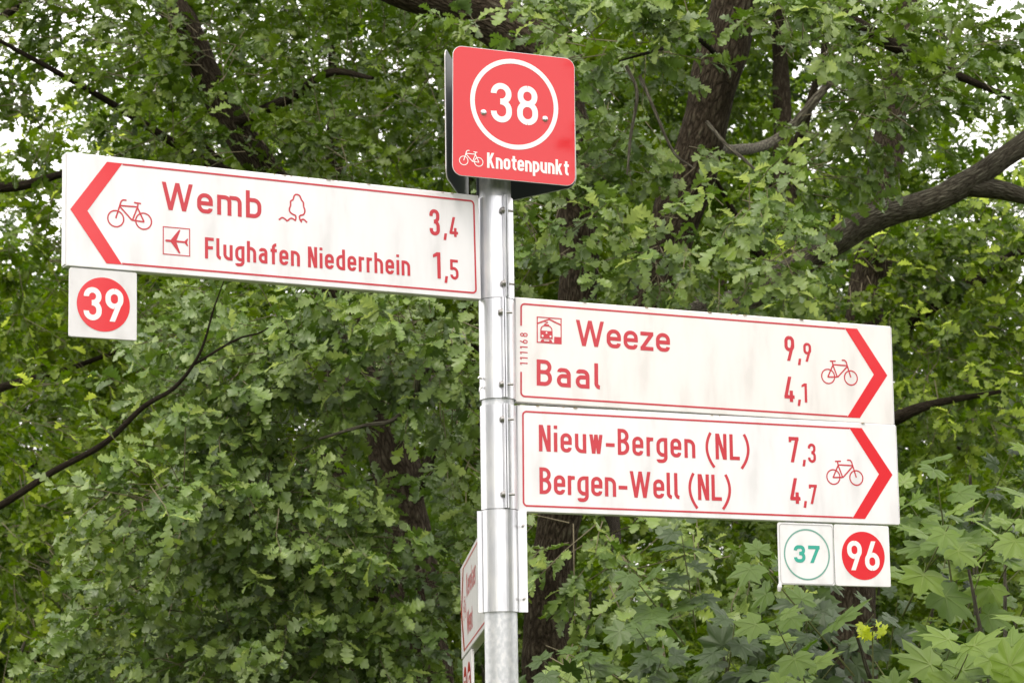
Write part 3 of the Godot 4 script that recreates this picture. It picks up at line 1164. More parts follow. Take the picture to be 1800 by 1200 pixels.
func build_foliage(F: Foliage, parent: Node3D, meshes: Array, tones: Array, singles: int, twig_mat: Material, back: Color, rough: float, leaf_name := "leaf", leaf_len := 0.1) -> void:
	var pick := largest(F, singles, leaf_len)
	var mats := []
	for c in tones:
		var lm := leaf_mat(c, back, rough)
		lm.vertex_color_use_as_albedo = true
		mats.append(lm)
	var mass_mat := leaf_mat(Color(1, 1, 1), back, rough)
	mass_mat.vertex_color_use_as_albedo = true
	var inv := parent.transform.affine_inverse()
	var per := []
	for m in meshes: per.append(PackedInt32Array())
	for i in F.at.size():
		var v := i % meshes.size()
		if pick.has(i):
			var c := F.tone[i]
			var best := 0
			var bd := 9.0
			for k in tones.size():
				var t: Color = tones[k]
				var d := absf(t.r - c.r) + absf(t.g - c.g) + absf(t.b - c.b)
				if d < bd:
					bd = d
					best = k
			var o := part(leaf_name, meshes[v], mats[best], parent)
			o.transform = inv * (F.at[i] as Transform3D)
		else:
			per[v].append(i)
	for v in meshes.size():
		var ids: PackedInt32Array = per[v]
		if ids.is_empty(): continue
		var buf := PackedFloat32Array()
		buf.resize(ids.size() * 16)
		var k := 0
		for i in ids:
			var t: Transform3D = inv * (F.at[i] as Transform3D)
			var bs := t.basis
			var o := t.origin
			var c := F.tone[i]
			buf[k] = bs.x.x; buf[k + 1] = bs.y.x; buf[k + 2] = bs.z.x; buf[k + 3] = o.x
			buf[k + 4] = bs.x.y; buf[k + 5] = bs.y.y; buf[k + 6] = bs.z.y; buf[k + 7] = o.y
			buf[k + 8] = bs.x.z; buf[k + 9] = bs.y.z; buf[k + 10] = bs.z.z; buf[k + 11] = o.z
			buf[k + 12] = c.r; buf[k + 13] = c.g; buf[k + 14] = c.b; buf[k + 15] = 1
			k += 16
		var mm := MultiMesh.new()
		mm.transform_format = MultiMesh.TRANSFORM_3D
		mm.use_colors = true
		mm.mesh = meshes[v]
		mm.instance_count = ids.size()
		mm.buffer = buf
		var mi := MultiMeshInstance3D.new()
		mi.multimesh = mm
		mi.material_override = mass_mat
		mi.name = "foliage" if v == 0 else "foliage_%03d" % v
		mi.set_meta("kind", "stuff")
		parent.add_child(mi, true)
	if F.twigs.size():
		var st := SurfaceTool.new()
		st.begin(Mesh.PRIMITIVE_TRIANGLES)
		for w in F.twigs:
			var a: Vector3 = inv * (w[0] as Vector3)
			var b: Vector3 = inv * (w[1] as Vector3)
			var c: Vector3 = inv * (w[2] as Vector3)
			var prev := a
			var pr: float = w[3]
			for s in [[b, pr * 0.8], [c, pr * 0.45]]:
				var q: Vector3 = s[0]
				var d := (q - prev).normalized()
				var e := d.cross(Vector3(0.31, 0.9, 0.2)).normalized()
				var g := d.cross(e)
				var corners := [e, (g * 0.87 - e * 0.5), (g * -0.87 - e * 0.5)]
				for i in 3:
					var u: Vector3 = corners[i]
					var v2: Vector3 = corners[(i + 1) % 3]
					quad(st, prev + u * pr, prev + v2 * pr, q + v2 * s[1], q + u * s[1])
				prev = q
				pr = s[1]
		st.generate_normals()
		var o := part("twigs", st.commit(), twig_mat, parent)
		o.set_meta("kind", "stuff")

func limb(called: String, root: Node3D, pts: Array, radii: Array, mat: Material, rough := 0.22, sd := 1, sides := 16, step := 0.06) -> void:
	var inv := root.transform.affine_inverse()
	var q := []
	for p in pts: q.append(inv * (p as Vector3))
	part(called, tube(q, radii, sides, step, rough, sd), mat, root)

func crown_above(F: Foliage, c: Vector3, r: Vector3, n: int, tones: Array, size: float, lai: float, heart: Vector3) -> void:
	# boughs over a dome that mostly lies above what the picture shows
	var boughs := []
	for i in n:
		var d := rnd_dir()
		d.y = absf(d.y) * 0.9 - 0.15
		var k := rng.randf_range(0.55, 1.0)
		var p := c + Vector3(d.x * r.x, d.y * r.y, d.z * r.z) * k
		boughs.append([p.x, p.y, p.z, rng.randf_range(0.45, 0.8), rng.randf_range(0.2, 0.35)])
	fill_boughs(F, boughs, heart, tones, size, lai, 0.5)

func oak_meshes(fine: bool) -> Array:
	var o := []
	for v in (6 if fine else 4): o.append(oak_leaf(v, fine))
	return o

# ------------------------------------------------------------------ the trees
func near_trees() -> void:
	var fine := oak_meshes(true)
	var grey := [Color(0.142, 0.21, 0.054), Color(0.174, 0.244, 0.07), Color(0.112, 0.176, 0.04), Color(0.20, 0.265, 0.092)]
	var deep := [Color(0.07, 0.118, 0.01), Color(0.096, 0.15, 0.012), Color(0.128, 0.188, 0.015)]
	var yellow := [Color(0.125, 0.188, 0.008), Color(0.165, 0.232, 0.01), Color(0.085, 0.138, 0.008)]
	# ---- left oak: a leaning trunk, dark boughs overhead, pale sprays reaching forward
	var t2 := thing("oak_tree", Vector3(-0.45, 0, -8.35))
	tag(t2, "oak with a leaning trunk behind the Wemb sign, pale leafy boughs left of the post", "oak tree", "oaks behind the signpost")
	limb("trunk", t2, [Vector3(-0.45, -0.1, -8.35), Vector3(-0.48, 1.0, -8.2), Vector3(-0.50, 2.1, -8.0), Vector3(-0.67, 3.41, -7.75), Vector3(-0.95, 4.32, -7.57), Vector3(-1.34, 4.95, -7.45), Vector3(-1.6, 5.37, -7.37), Vector3(-1.83, 5.83, -7.28), Vector3(-2.1, 6.4, -7.2), Vector3(-2.2, 7.6, -7.1), Vector3(-2.1, 9.2, -7.0)], [0.26, 0.18, 0.16, 0.135, 0.12, 0.1, 0.095, 0.09, 0.08, 0.06, 0.03], M.bark, 0.25, 3)
	limb("branch", t2, [Vector3(-0.6, 3.1, -7.8), Vector3(-0.42, 3.35, -7.5), Vector3(-0.28, 3.55, -7.2), Vector3(-0.1, 3.9, -6.8)], [0.06, 0.045, 0.035, 0.015], M.bark, 0.2, 4, 10)
	limb("branch", t2, [Vector3(-0.75, 3.7, -7.6), Vector3(-0.8, 3.75, -6.6), Vector3(-0.75, 3.55, -5.6), Vector3(-0.7, 3.2, -4.6)], [0.07, 0.055, 0.04, 0.012], M.bark, 0.2, 5, 10)
	limb("branch", t2, [Vector3(-0.52, 2.4, -7.9), Vector3(-0.9, 2.7, -6.8), Vector3(-1.1, 2.75, -5.5), Vector3(-1.3, 2.72, -4.2)], [0.07, 0.055, 0.04, 0.012], M.bark, 0.2, 6, 10)
	limb("branch", t2, [Vector3(-0.75, 2.92, -3.77), Vector3(-0.57, 2.97, -3.76), Vector3(-0.45, 2.99, -3.75), Vector3(-0.36, 3.08, -3.74), Vector3(-0.33, 3.18, -3.74), Vector3(-0.22, 3.3, -4.4), Vector3(-0.6, 3.4, -5.6)], [0.006, 0.008, 0.010, 0.012, 0.012, 0.018, 0.03], M.smooth_bark, 0.1, 7, 8, 0.04)
	limb("branch", t2, [Vector3(-1.6, 5.3, -7.37), Vector3(-1.2, 5.35, -7.0), Vector3(-0.95, 5.4, -6.7), Vector3(-0.7, 5.3, -6.5)], [0.04, 0.03, 0.022, 0.01], M.bark, 0.2, 8, 8)
	limb("branch", t2, [Vector3(-1.34, 4.95, -7.45), Vector3(-1.7, 5.0, -7.0), Vector3(-2.2, 5.25, -6.6), Vector3(-2.9, 5.6, -6.3)], [0.035, 0.026, 0.018, 0.009], M.bark, 0.2, 9, 8)
	var F := Foliage.new()
	var heart := Vector3(-0.8, 4.0, -7.7)
	fill_boughs(F, [[-0.80, 3.37, -4.29, 0.54, 0.24], [-0.27, 3.34, -3.89, 0.23, 0.19], [-1.12, 3.14, -4.34, 0.37, 0.24], [-1.37, 3.52, -4.87, 0.29, 0.16], [-0.95, 2.99, -4.57, 0.24, 0.20], [-0.21, 3.11, -5.26, 0.13, 0.32], [-1.37, 2.73, -3.80, 0.32, 0.13], [-1.10, 2.68, -4.22, 0.48, 0.24], [-0.72, 2.55, -4.44, 0.38, 0.17], [-0.27, 2.46, -4.65, 0.14, 0.18], [-1.43, 2.35, -4.89, 0.48, 0.28], [-0.81, 2.26, -4.40, 0.44, 0.27], [-0.68, 3.32, -4.42, 0.26, 0.13], [-0.95, 2.02, -4.45, 0.63, 0.15], [-1.68, 2.04, -5.16, 0.42, 0.18], [-0.61, 2.03, -4.75, 0.20, 0.15], [-0.21, 3.16, -4.13, 0.14, 0.14]], heart, grey, 0.089, 7.5, 0.55, 0.7)
	fill_boughs(F, [[-2.55, 5.87, -7.27, 0.46, 0.20], [-1.78, 5.33, -6.36, 0.40, 0.28], [-1.33, 5.76, -7.30, 0.50, 0.30], [-0.80, 5.59, -7.33, 0.43, 0.36], [-1.17, 4.96, -6.43, 0.58, 0.18], [-1.85, 4.87, -6.44, 0.25, 0.13], [-0.64, 5.27, -7.90, 0.28, 0.17], [-2.79, 5.39, -7.37, 0.20, 0.17], [-2.23, 5.80, -6.78, 0.38, 0.16], [-0.39, 5.55, -6.83, 0.19, 0.16], [-1.01, 4.94, -7.45, 0.40, 0.17]], heart, deep, 0.1, 5.0, 0.6, 0.8)
	crown_above(F, Vector3(-1.6, 7.6, -6.8), Vector3(3.0, 1.8, 2.6), 18, deep, 0.12, 1.3, heart)
	build_foliage(F, t2, fine, grey + deep, 300, M.twig, Color(0.46, 0.56, 0.14), 0.42)
	# ---- right oak: forked trunk behind the post
	var t1 := thing("oak_tree", Vector3(0.22, 0, -6.2))
	tag(t1, "forked oak rising behind the post, thick dark limb over the red 38 sign", "oak tree", "oaks behind the signpost")
	limb("trunk", t1, [Vector3(0.22, -0.1, -6.2), Vector3(0.2, 1.0, -6.1), Vector3(0.19, 2.02, -5.98), Vector3(0.23, 2.7, -5.84), Vector3(0.39, 3.23, -5.74), Vector3(0.68, 3.85, -5.62), Vector3(0.93, 4.48, -5.5), Vector3(1.05, 4.89, -5.42), Vector3(1.18, 5.42, -5.32), Vector3(1.3, 6.4, -5.2), Vector3(1.25, 7.8, -5.2)], [0.24, 0.17, 0.122, 0.112, 0.108, 0.112, 0.122, 0.12, 0.115, 0.085, 0.04], M.bark, 0.25, 13)
	limb("limb", t1, [Vector3(0.26, 2.9, -5.8), Vector3(0.34, 3.56, -5.7), Vector3(0.38, 4.16, -5.6), Vector3(0.34, 4.63, -5.5), Vector3(0.2, 5.05, -5.4), Vector3(-0.12, 5.27, -5.36), Vector3(-0.5, 5.42, -5.34), Vector3(-0.95, 5.72, -5.28), Vector3(-1.6, 6.3, -5.1), Vector3(-2.2, 7.2, -5.0)], [0.09, 0.095, 0.1, 0.115, 0.13, 0.12, 0.1, 0.085, 0.06, 0.02], M.bark, 0.25, 14)
	limb("limb", t1, [Vector3(0.68, 3.85, -5.75), Vector3(0.95, 3.95, -6.3), Vector3(1.26, 4.05, -6.6), Vector3(1.69, 4.30, -6.55), Vector3(1.97, 4.47, -6.52), Vector3(2.31, 4.57, -6.5), Vector3(2.55, 4.69, -6.48), Vector3(2.8, 4.86, -6.45), Vector3(3.2, 5.1, -6.4), Vector3(4.0, 5.3, -6.3)], [0.1, 0.09, 0.078, 0.07, 0.068, 0.07, 0.062, 0.058, 0.052, 0.035], M.grey_bark, 0.3, 15)
	limb("branch", t1, [Vector3(2.5, 4.64, -6.49), Vector3(2.68, 4.62, -6.5), Vector3(2.85, 4.57, -6.5), Vector3(3.2, 4.5, -6.5), Vector3(3.8, 4.6, -6.4)], [0.055, 0.05, 0.045, 0.04, 0.02], M.grey_bark, 0.25, 16, 12)
	limb("branch", t1, [Vector3(1.1, 5.0, -5.4), Vector3(0.9, 4.9, -4.7), Vector3(0.7, 4.65, -4.1), Vector3(0.5, 4.5, -3.8)], [0.016, 0.012, 0.009, 0.004], M.bark, 0.2, 18, 10)
	limb("branch", t1, [Vector3(0.3, 3.0, -5.7), Vector3(0.45, 2.75, -4.8), Vector3(0.45, 2.5, -4.0), Vector3(0.4, 2.4, -3.4)], [0.045, 0.035, 0.02, 0.008], M.bark, 0.2, 19, 10)
	limb("branch", t1, [Vector3(1.2, 5.5, -5.3), Vector3(1.6, 5.2, -5.2), Vector3(2.0, 5.0, -5.3), Vector3(2.5, 4.8, -5.4)], [0.06, 0.045, 0.03, 0.012], M.bark, 0.2, 20, 10)
	limb("branch", t1, [Vector3(0.98, 4.6, -5.5), Vector3(1.3, 4.95, -6.8), Vector3(1.6, 5.34, -8.1), Vector3(1.77, 5.5, -8.36), Vector3(1.93, 5.66, -8.34), Vector3(2.3, 6.1, -8.2)], [0.034, 0.032, 0.032, 0.032, 0.03, 0.022], M.smooth_bark, 0.25, 21, 12)
	for w in [[Vector3(0.52, 4.42, -3.62), Vector3(0.56, 4.3, -3.6), Vector3(0.53, 4.12, -3.6), Vector3(0.51, 3.95, -3.58)], [Vector3(0.85, 4.2, -3.7), Vector3(0.92, 4.05, -3.55), Vector3(0.97, 3.99, -3.5), Vector3(1.02, 3.92, -3.45)], [Vector3(0.58, 4.4, -3.7), Vector3(0.62, 4.25, -3.6), Vector3(0.7, 4.05, -3.6), Vector3(0.78, 3.98, -3.6)]]:
		limb("twig", t1, w, [0.009, 0.008, 0.007, 0.004], M.smooth_bark, 0.1, 22, 6, 0.04)
	F = Foliage.new()
	heart = Vector3(0.9, 4.6, -5.6)
	fill_boughs(F, [[0.44, 4.67, -3.94, 0.29, 0.19], [0.64, 4.66, -3.94, 0.16, 0.13], [1.0, 4.95, -4.2, 0.22, 0.1], [0.52, 4.51, -4.68, 0.16, 0.29], [1.30, 4.63, -3.95, 0.13, 0.15], [0.98, 3.80, -3.59, 0.13, 0.13], [0.70, 3.75, -3.81, 0.14, 0.12], [0.23, 3.70, -3.92, 0.26, 0.14], [0.63, 3.64, -3.93, 0.26, 0.12], [0.98, 3.59, -3.84, 0.26, 0.12], [1.18, 3.64, -3.63, 0.11, 0.10], [1.50, 4.5, -5.52, 0.16, 0.18], [0.45, 4.31, -5.03, 0.15, 0.24], [0.16, 3.89, -3.99, 0.12, 0.10], [-0.08, 4.92, -4.4, 0.08, 0.05], [0.86, 4.3, -4.6, 0.08, 0.06]], heart, grey, 0.091, 6.2, 0.4, 0.7)
	fill_boughs(F, [[1.53, 4.97, -4.90, 0.32, 0.19], [1.90, 4.96, -5.41, 0.36, 0.17], [2.24, 4.95, -5.45, 0.28, 0.12], [1.89, 4.63, -4.99, 0.30, 0.09], [2.47, 5.44, -6.34, 0.31, 0.15], [1.80, 4.76, -5.45, 0.27, 0.15], [2.6, 5.5, -6.3, 0.25, 0.1], [2.95, 5.3, -6.4, 0.2, 0.1], [2.2, 5.45, -6.3, 0.2, 0.08]], heart, grey + deep, 0.1, 5.0, 0.45, 0.8)
	fill_boughs(F, [[0.37, 2.50, -3.44, 0.22, 0.11], [0.46, 2.31, -3.48, 0.20, 0.09], [0.17, 2.02, -3.33, 0.09, 0.11], [0.50, 2.03, -3.12, 0.10, 0.08], [0.71, 2.52, -3.84, 0.16, 0.08], [0.96, 2.40, -3.87, 0.11, 0.14], [0.07, 2.60, -4.34, 0.07, 0.10]], heart, grey, 0.1, 4.5, 0.2, 0.7)
	crown_above(F, Vector3(1.4, 7.4, -5.4), Vector3(2.8, 1.8, 2.4), 16, deep, 0.12, 1.3, heart)
	build_foliage(F, t1, fine, grey + deep, 300, M.twig, Color(0.46, 0.56, 0.14), 0.42)
	# ---- far left: younger oak with a long smooth branch crossing the picture
	var t4 := thing("oak_tree", Vector3(-4.3, 0, -7.6))
	tag(t4, "yellow-green oak at the left edge with a long smooth grey branch", "oak tree", "oaks behind the signpost")
	limb("trunk", t4, [Vector3(-4.3, -0.1, -7.6), Vector3(-4.3, 1.5, -7.6), Vector3(-4.2, 3.5, -7.7), Vector3(-4.0, 5.5, -8.2), Vector3(-3.9, 8.0, -8.6)], [0.22, 0.16, 0.14, 0.11, 0.05], M.bark, 0.25, 30)
	limb("branch", t4, [Vector3(-4.25, 2.2, -7.6), Vector3(-3.3, 2.4, -5.5), Vector3(-2.4, 2.52, -3.95), Vector3(-2.02, 2.66, -3.71), Vector3(-1.81, 2.79, -3.69), Vector3(-1.6, 2.9, -3.67), Vector3(-1.44, 3.04, -3.64), Vector3(-1.31, 3.12, -3.63), Vector3(-1.21, 3.25, -3.6), Vector3(-1.15, 3.43, -3.57), Vector3(-1.09, 3.58, -3.54)], [0.035, 0.025, 0.018, 0.0145, 0.0135, 0.0125, 0.011, 0.009, 0.006, 0.0035, 0.002], M.bark, 0.12, 31, 12, 0.05)
	limb("branch", t4, [Vector3(-1.24, 3.2, -3.61), Vector3(-1.08, 3.32, -3.7), Vector3(-0.98, 3.36, -3.75), Vector3(-0.9, 3.44, -3.8)], [0.006, 0.005, 0.004, 0.002], M.bark, 0.12, 35, 8, 0.05)
	limb("branch", t4, [Vector3(-4.2, 4.0, -7.8), Vector3(-3.7, 4.9, -8.3), Vector3(-3.3, 5.2, -8.42), Vector3(-3.02, 5.24, -8.41), Vector3(-2.77, 5.31, -8.4), Vector3(-2.3, 5.45, -8.4)], [0.07, 0.05, 0.035, 0.03, 0.025, 0.015], M.bark, 0.2, 32, 10)
	limb("branch", t4, [Vector3(-4.1, 5.0, -8.0), Vector3(-3.3, 5.9, -7.6), Vector3(-3.0, 6.0, -7.5), Vector3(-2.7, 6.2, -7.4)], [0.05, 0.035, 0.03, 0.018], M.bark, 0.2, 33, 10)
	limb("branch", t4, [Vector3(-4.2, 3.2, -7.7), Vector3(-3.4, 4.0, -9.0), Vector3(-2.9, 4.25, -9.4), Vector3(-2.3, 4.5, -9.5)], [0.045, 0.03, 0.02, 0.01], M.bark, 0.2, 34, 10)
	F = Foliage.new()
	heart = Vector3(-4.0, 4.5, -8.5)
	fill_boughs(F, [[-3.09, 5.03, -9.47, 0.46, 0.42], [-3.17, 4.47, -9.58, 0.42, 0.38], [-2.60, 4.28, -9.62, 0.53, 0.34], [-2.97, 3.72, -8.70, 0.32, 0.39], [-2.65, 3.71, -9.72, 0.42, 0.23], [-2.98, 3.02, -8.84, 0.36, 0.36], [-2.66, 2.66, -8.91, 0.46, 0.32], [-2.99, 2.32, -8.97, 0.36, 0.25], [-2.61, 4.71, -10.04, 0.47, 0.24], [-3.13, 5.74, -10.35, 0.49, 0.24], [-2.14, 4.61, -9.55, 0.38, 0.27], [-3.25, 6.0, -9.4, 0.22, 0.16], [-3.5, 5.7, -9.4, 0.25, 0.14], [-3.0, 5.6, -9.5, 0.3, 0.12], [-3.4, 6.4, -9.3, 0.3, 0.14]], heart, yellow, 0.1, 4.2, 0.5, 0.8)
	crown_above(F, Vector3(-4.6, 8.2, -8.4), Vector3(2.0, 1.6, 2.2), 10, yellow, 0.12, 1.2, heart)
	build_foliage(F, t4, fine, yellow, 300, M.twig, Color(0.8, 0.95, 0.12), 0.46)
	# ---- right: oak behind the limb
	var t5 := thing("oak_tree", Vector3(2.15, 0, -9.2))
	tag(t5, "mid green oak at the right edge, behind the tips of the right arms", "oak tree", "oaks behind the signpost")
	limb("trunk", t5, [Vector3(2.15, -0.1, -9.2), Vector3(2.15, 2.0, -9.1), Vector3(2.2, 3.6, -9.0), Vector3(2.5, 5.4, -9.1), Vector3(2.9, 7.6, -9.3)], [0.24, 0.18, 0.15, 0.11, 0.05], M.bark, 0.25, 40)
	limb("branch", t5, [Vector3(2.15, 3.3, -9.0), Vector3(2.1, 3.5, -8.2), Vector3(2.3, 3.59, -7.71), Vector3(2.51, 3.66, -7.7), Vector3(2.88, 3.72, -7.69)], [0.06, 0.05, 0.04, 0.024, 0.01], M.bark, 0.2, 41, 10)
	limb("branch", t5, [Vector3(2.25, 4.0, -9.0), Vector3(2.6, 4.4, -8.8), Vector3(3.0, 4.6, -8.6), Vector3(3.6, 5.0, -8.6)], [0.07, 0.06, 0.045, 0.02], M.bark, 0.2, 42, 10)
	F = Foliage.new()
	heart = Vector3(2.5, 4.6, -9.2)
	fill_boughs(F, [[2.83, 4.79, -8.50, 0.39, 0.21], [3.41, 5.12, -9.45, 0.23, 0.23], [2.71, 4.48, -8.56, 0.39, 0.25], [3.07, 4.19, -8.61, 0.32, 0.32], [2.58, 3.90, -8.16, 0.21, 0.24], [2.85, 3.66, -8.21, 0.31, 0.17], [2.11, 4.56, -8.54, 0.36, 0.25], [1.88, 4.38, -9.09, 0.33, 0.22], [2.63, 4.87, -8.99, 0.33, 0.18]], heart, deep + yellow, 0.1, 5.5, 0.5, 0.8)
	crown_above(F, Vector3(3.2, 8.6, -9.4), Vector3(2.2, 1.4, 2.2), 10, deep, 0.12, 1.2, heart)
	build_foliage(F, t5, fine, deep + yellow, 300, M.twig, Color(0.72, 0.88, 0.13), 0.45)

func maple_spray(F: Foliage, p: Vector3, out: Vector3, tones: Array, size: float) -> void:
	var dir := (out + Vector3(0, 0.5, 0) + rnd_dir() * 0.4).normalized()
	var ln := rng.randf_range(0.2, 0.36)
	var tip := p + dir * ln
	F.twigs.append([p - dir * 0.08, p + dir * ln * 0.5, tip, 0.0035])
	var side := dir.cross(Vector3.UP).normalized()
	var fwd := dir.cross(side)
	var base: Color = tones[rng.randi() % tones.size()]
	var turn := rng.randf() * TAU
	for pair in 4:
		var q := p.lerp(tip, 0.15 + 0.28 * pair)
		for s in 2:
			var a := turn + pair * PI / 2 + s * PI
			var d := (side * cos(a) + fwd * sin(a)) * 0.9 + dir * rng.randf_range(0.1, 0.6)
			d = d.normalized()
			var sz := size * rng.randf_range(0.75, 1.15) * (1.0 - 0.1 * pair)
			var blade := (d + Vector3(0, -0.45, 0)).normalized()
			var up := Vector3(0, 0.8, 0.45) + rnd_dir() * 0.4
			F.at.append(leaf_frame(q + d * sz * 0.75, blade, up, sz))
			var c := base * rng.randf_range(0.82, 1.2)
			c.a = 1
			F.tone.append(c)

func maples() -> void:
	var meshes := []
	for v in 5: meshes.append(maple_leaf(v))
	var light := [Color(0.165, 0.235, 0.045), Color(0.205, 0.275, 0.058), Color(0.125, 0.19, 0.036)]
	var dark := [Color(0.034, 0.062, 0.012), Color(0.05, 0.086, 0.015), Color(0.072, 0.118, 0.02)]  # leaf colour darkened to stand in for shade deep in the thicket
	# sunlit maple in front, right
	var a := thing("maple_sapling", Vector3(1.35, 0, -1.1))
	tag(a, "young maple with large pale green leaves in the lower right corner", "maple")
	for w in [[Vector3(0, -0.05, 0), Vector3(0.02, 1.0, 0.05), Vector3(-0.05, 1.7, 0.25), Vector3(-0.12, 2.1, 0.35)], [Vector3(0.02, 0.9, 0.03), Vector3(-0.15, 1.4, 0.1), Vector3(-0.34, 1.75, 0.2), Vector3(-0.42, 1.95, 0.3)], [Vector3(0.02, 0.8, 0.03), Vector3(0.05, 1.6, -0.1), Vector3(0.12, 2.2, -0.3)]]:
		part("stem", tube(w, [0.018, 0.013, 0.008, 0.004], 8, 0.06, 0.1, 50), M.smooth_bark, a)
	var F := Foliage.new()
	for s in [[1.18, 2.12, -1.05, 0.075], [0.97, 2.02, -1.07, 0.075], [0.86, 1.9, -0.89, 0.075], [1.13, 1.90, -0.69, 0.082], [1.27, 1.98, -0.5, 0.085], [1.19, 1.78, -0.35, 0.085], [1.0, 1.78, -0.92, 0.078], [1.36, 2.16, -1.3, 0.075], [1.46, 2.06, -0.9, 0.08], [1.3, 1.8, -0.7, 0.08], [1.1, 1.74, -1.2, 0.078], [1.5, 1.85, -0.6, 0.08], [1.38, 2.28, -1.5, 0.072], [0.82, 1.74, -1.1, 0.074], [1.25, 1.62, -0.6, 0.08], [0.98, 1.6, -0.8, 0.08], [1.5, 1.6, -0.9, 0.08], [1.28, 2.05, -1.2, 0.076]]:
		for k in 1:
			maple_spray(F, Vector3(s[0], s[1] - 0.12, s[2]) + rnd_dir() * 0.07, (Vector3(s[0], 0, s[2]) - Vector3(1.35, 0, -1.2)) * 0.8 + Vector3(0, 0, 0.4), light, s[3] * 1.36)
	build_foliage(F, a, meshes, light, 300, M.twig_green, Color(0.62, 0.78, 0.12), 0.5)
	# fresh yellow shoot tip
	var yl := leaf_mat(Color(0.36, 0.43, 0.03), Color(0.8, 0.85, 0.05), 0.45)
	var inv := a.transform.affine_inverse()
	for i in 13:
		var d := rnd_dir()
		d.y = absf(d.y) * 0.6
		var o := part("young_leaf", meshes[i % 5], yl, a)
		o.transform = inv * leaf_frame(Vector3(0.945, 1.94, -0.6) + rnd_dir() * Vector3(0.03, 0.018, 0.02), rnd_dir() + Vector3(0, -0.3, 0.2), Vector3(0, 0.6, 0.6) + rnd_dir() * 0.8, rng.randf_range(0.014, 0.03))
	part("shoot", tube([inv * Vector3(0.95, 1.6, -0.75), inv * Vector3(0.95, 1.8, -0.66), inv * Vector3(0.945, 1.94, -0.6)], [0.003, 0.0025, 0.002], 6, 0.05), M.twig_green, a)
	# maples with shade put into the leaf colour, below the right arms and further right
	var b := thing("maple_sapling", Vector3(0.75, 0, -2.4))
	tag(b, "young maple below the 37 and 96 plates, deep shade put into its dark leaf colour", "maple")
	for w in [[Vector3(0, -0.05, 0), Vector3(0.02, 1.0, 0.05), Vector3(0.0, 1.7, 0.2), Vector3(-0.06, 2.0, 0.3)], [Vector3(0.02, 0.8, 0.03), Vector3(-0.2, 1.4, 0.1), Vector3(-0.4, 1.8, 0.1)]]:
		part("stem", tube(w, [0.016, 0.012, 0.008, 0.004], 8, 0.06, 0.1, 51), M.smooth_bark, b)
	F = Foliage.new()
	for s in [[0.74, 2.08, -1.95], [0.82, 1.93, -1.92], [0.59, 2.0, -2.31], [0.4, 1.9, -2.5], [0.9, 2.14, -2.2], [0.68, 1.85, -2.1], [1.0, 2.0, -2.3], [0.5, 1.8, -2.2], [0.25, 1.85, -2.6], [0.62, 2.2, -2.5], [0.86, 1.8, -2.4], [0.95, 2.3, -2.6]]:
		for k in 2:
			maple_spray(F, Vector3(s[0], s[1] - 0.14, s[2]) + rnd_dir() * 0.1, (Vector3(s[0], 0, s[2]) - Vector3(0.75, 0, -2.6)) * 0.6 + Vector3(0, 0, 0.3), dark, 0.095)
	build_foliage(F, b, meshes, dark, 300, M.twig_green, Color(0.25, 0.34, 0.08), 0.5)  # weak backlight goes with the shade painted into these leaves
	var c := thing("maple_sapling", Vector3(1.75, 0, -3.4))
	tag(c, "taller maple right of the lowest right arm, mid green leaves", "maple")
	part("stem", tube([Vector3(0, -0.05, 0), Vector3(0.02, 1.2, 0.05), Vector3(0.0, 2.1, 0.2), Vector3(-0.02, 2.65, 0.3)], [0.03, 0.022, 0.015, 0.006], 8, 0.06, 0.1, 52), M.smooth_bark, c)
	F = Foliage.new()
	for i in 34:
		var p := Vector3(1.72, 2.4, -3.0) + Vector3(rng.randf_range(-0.42, 0.5), rng.randf_range(-0.7, 0.2), rng.randf_range(-0.4, 0.5))
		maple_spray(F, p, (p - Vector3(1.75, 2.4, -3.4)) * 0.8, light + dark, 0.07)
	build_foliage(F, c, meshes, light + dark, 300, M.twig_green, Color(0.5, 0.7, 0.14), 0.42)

# ------------------------------------------------------------------ the wood behind
func spray_mesh(v: int) -> ArrayMesh:
	# a leafy twig in one mesh, for trees too far off to tell leaves apart
	var r := RandomNumberGenerator.new()
	r.seed = 700 + v
	var leaf := oak_leaf(v + 3, false)
	var st := SurfaceTool.new()
	st.begin(Mesh.PRIMITIVE_TRIANGLES)
	for i in 10:
		var f := 0.25 + 0.75 * i / 9.0
		var a := i * 2.4 + r.randf()
		var open := r.randf_range(0.5, 1.2)
		var d := Vector3(cos(open), sin(open) * sin(a) * 0.5 - 0.1, sin(open) * cos(a))
		var up := Vector3(0, 1, 0) + Vector3(r.randf_range(-0.6, 0.6), r.randf_range(-0.3, 0.3), r.randf_range(-0.6, 0.6))
		st.append_from(leaf, 0, leaf_frame(Vector3(f * 0.26, r.randf_range(-0.02, 0.02), 0), d, up, r.randf_range(0.075, 0.12)))
	return st.commit()

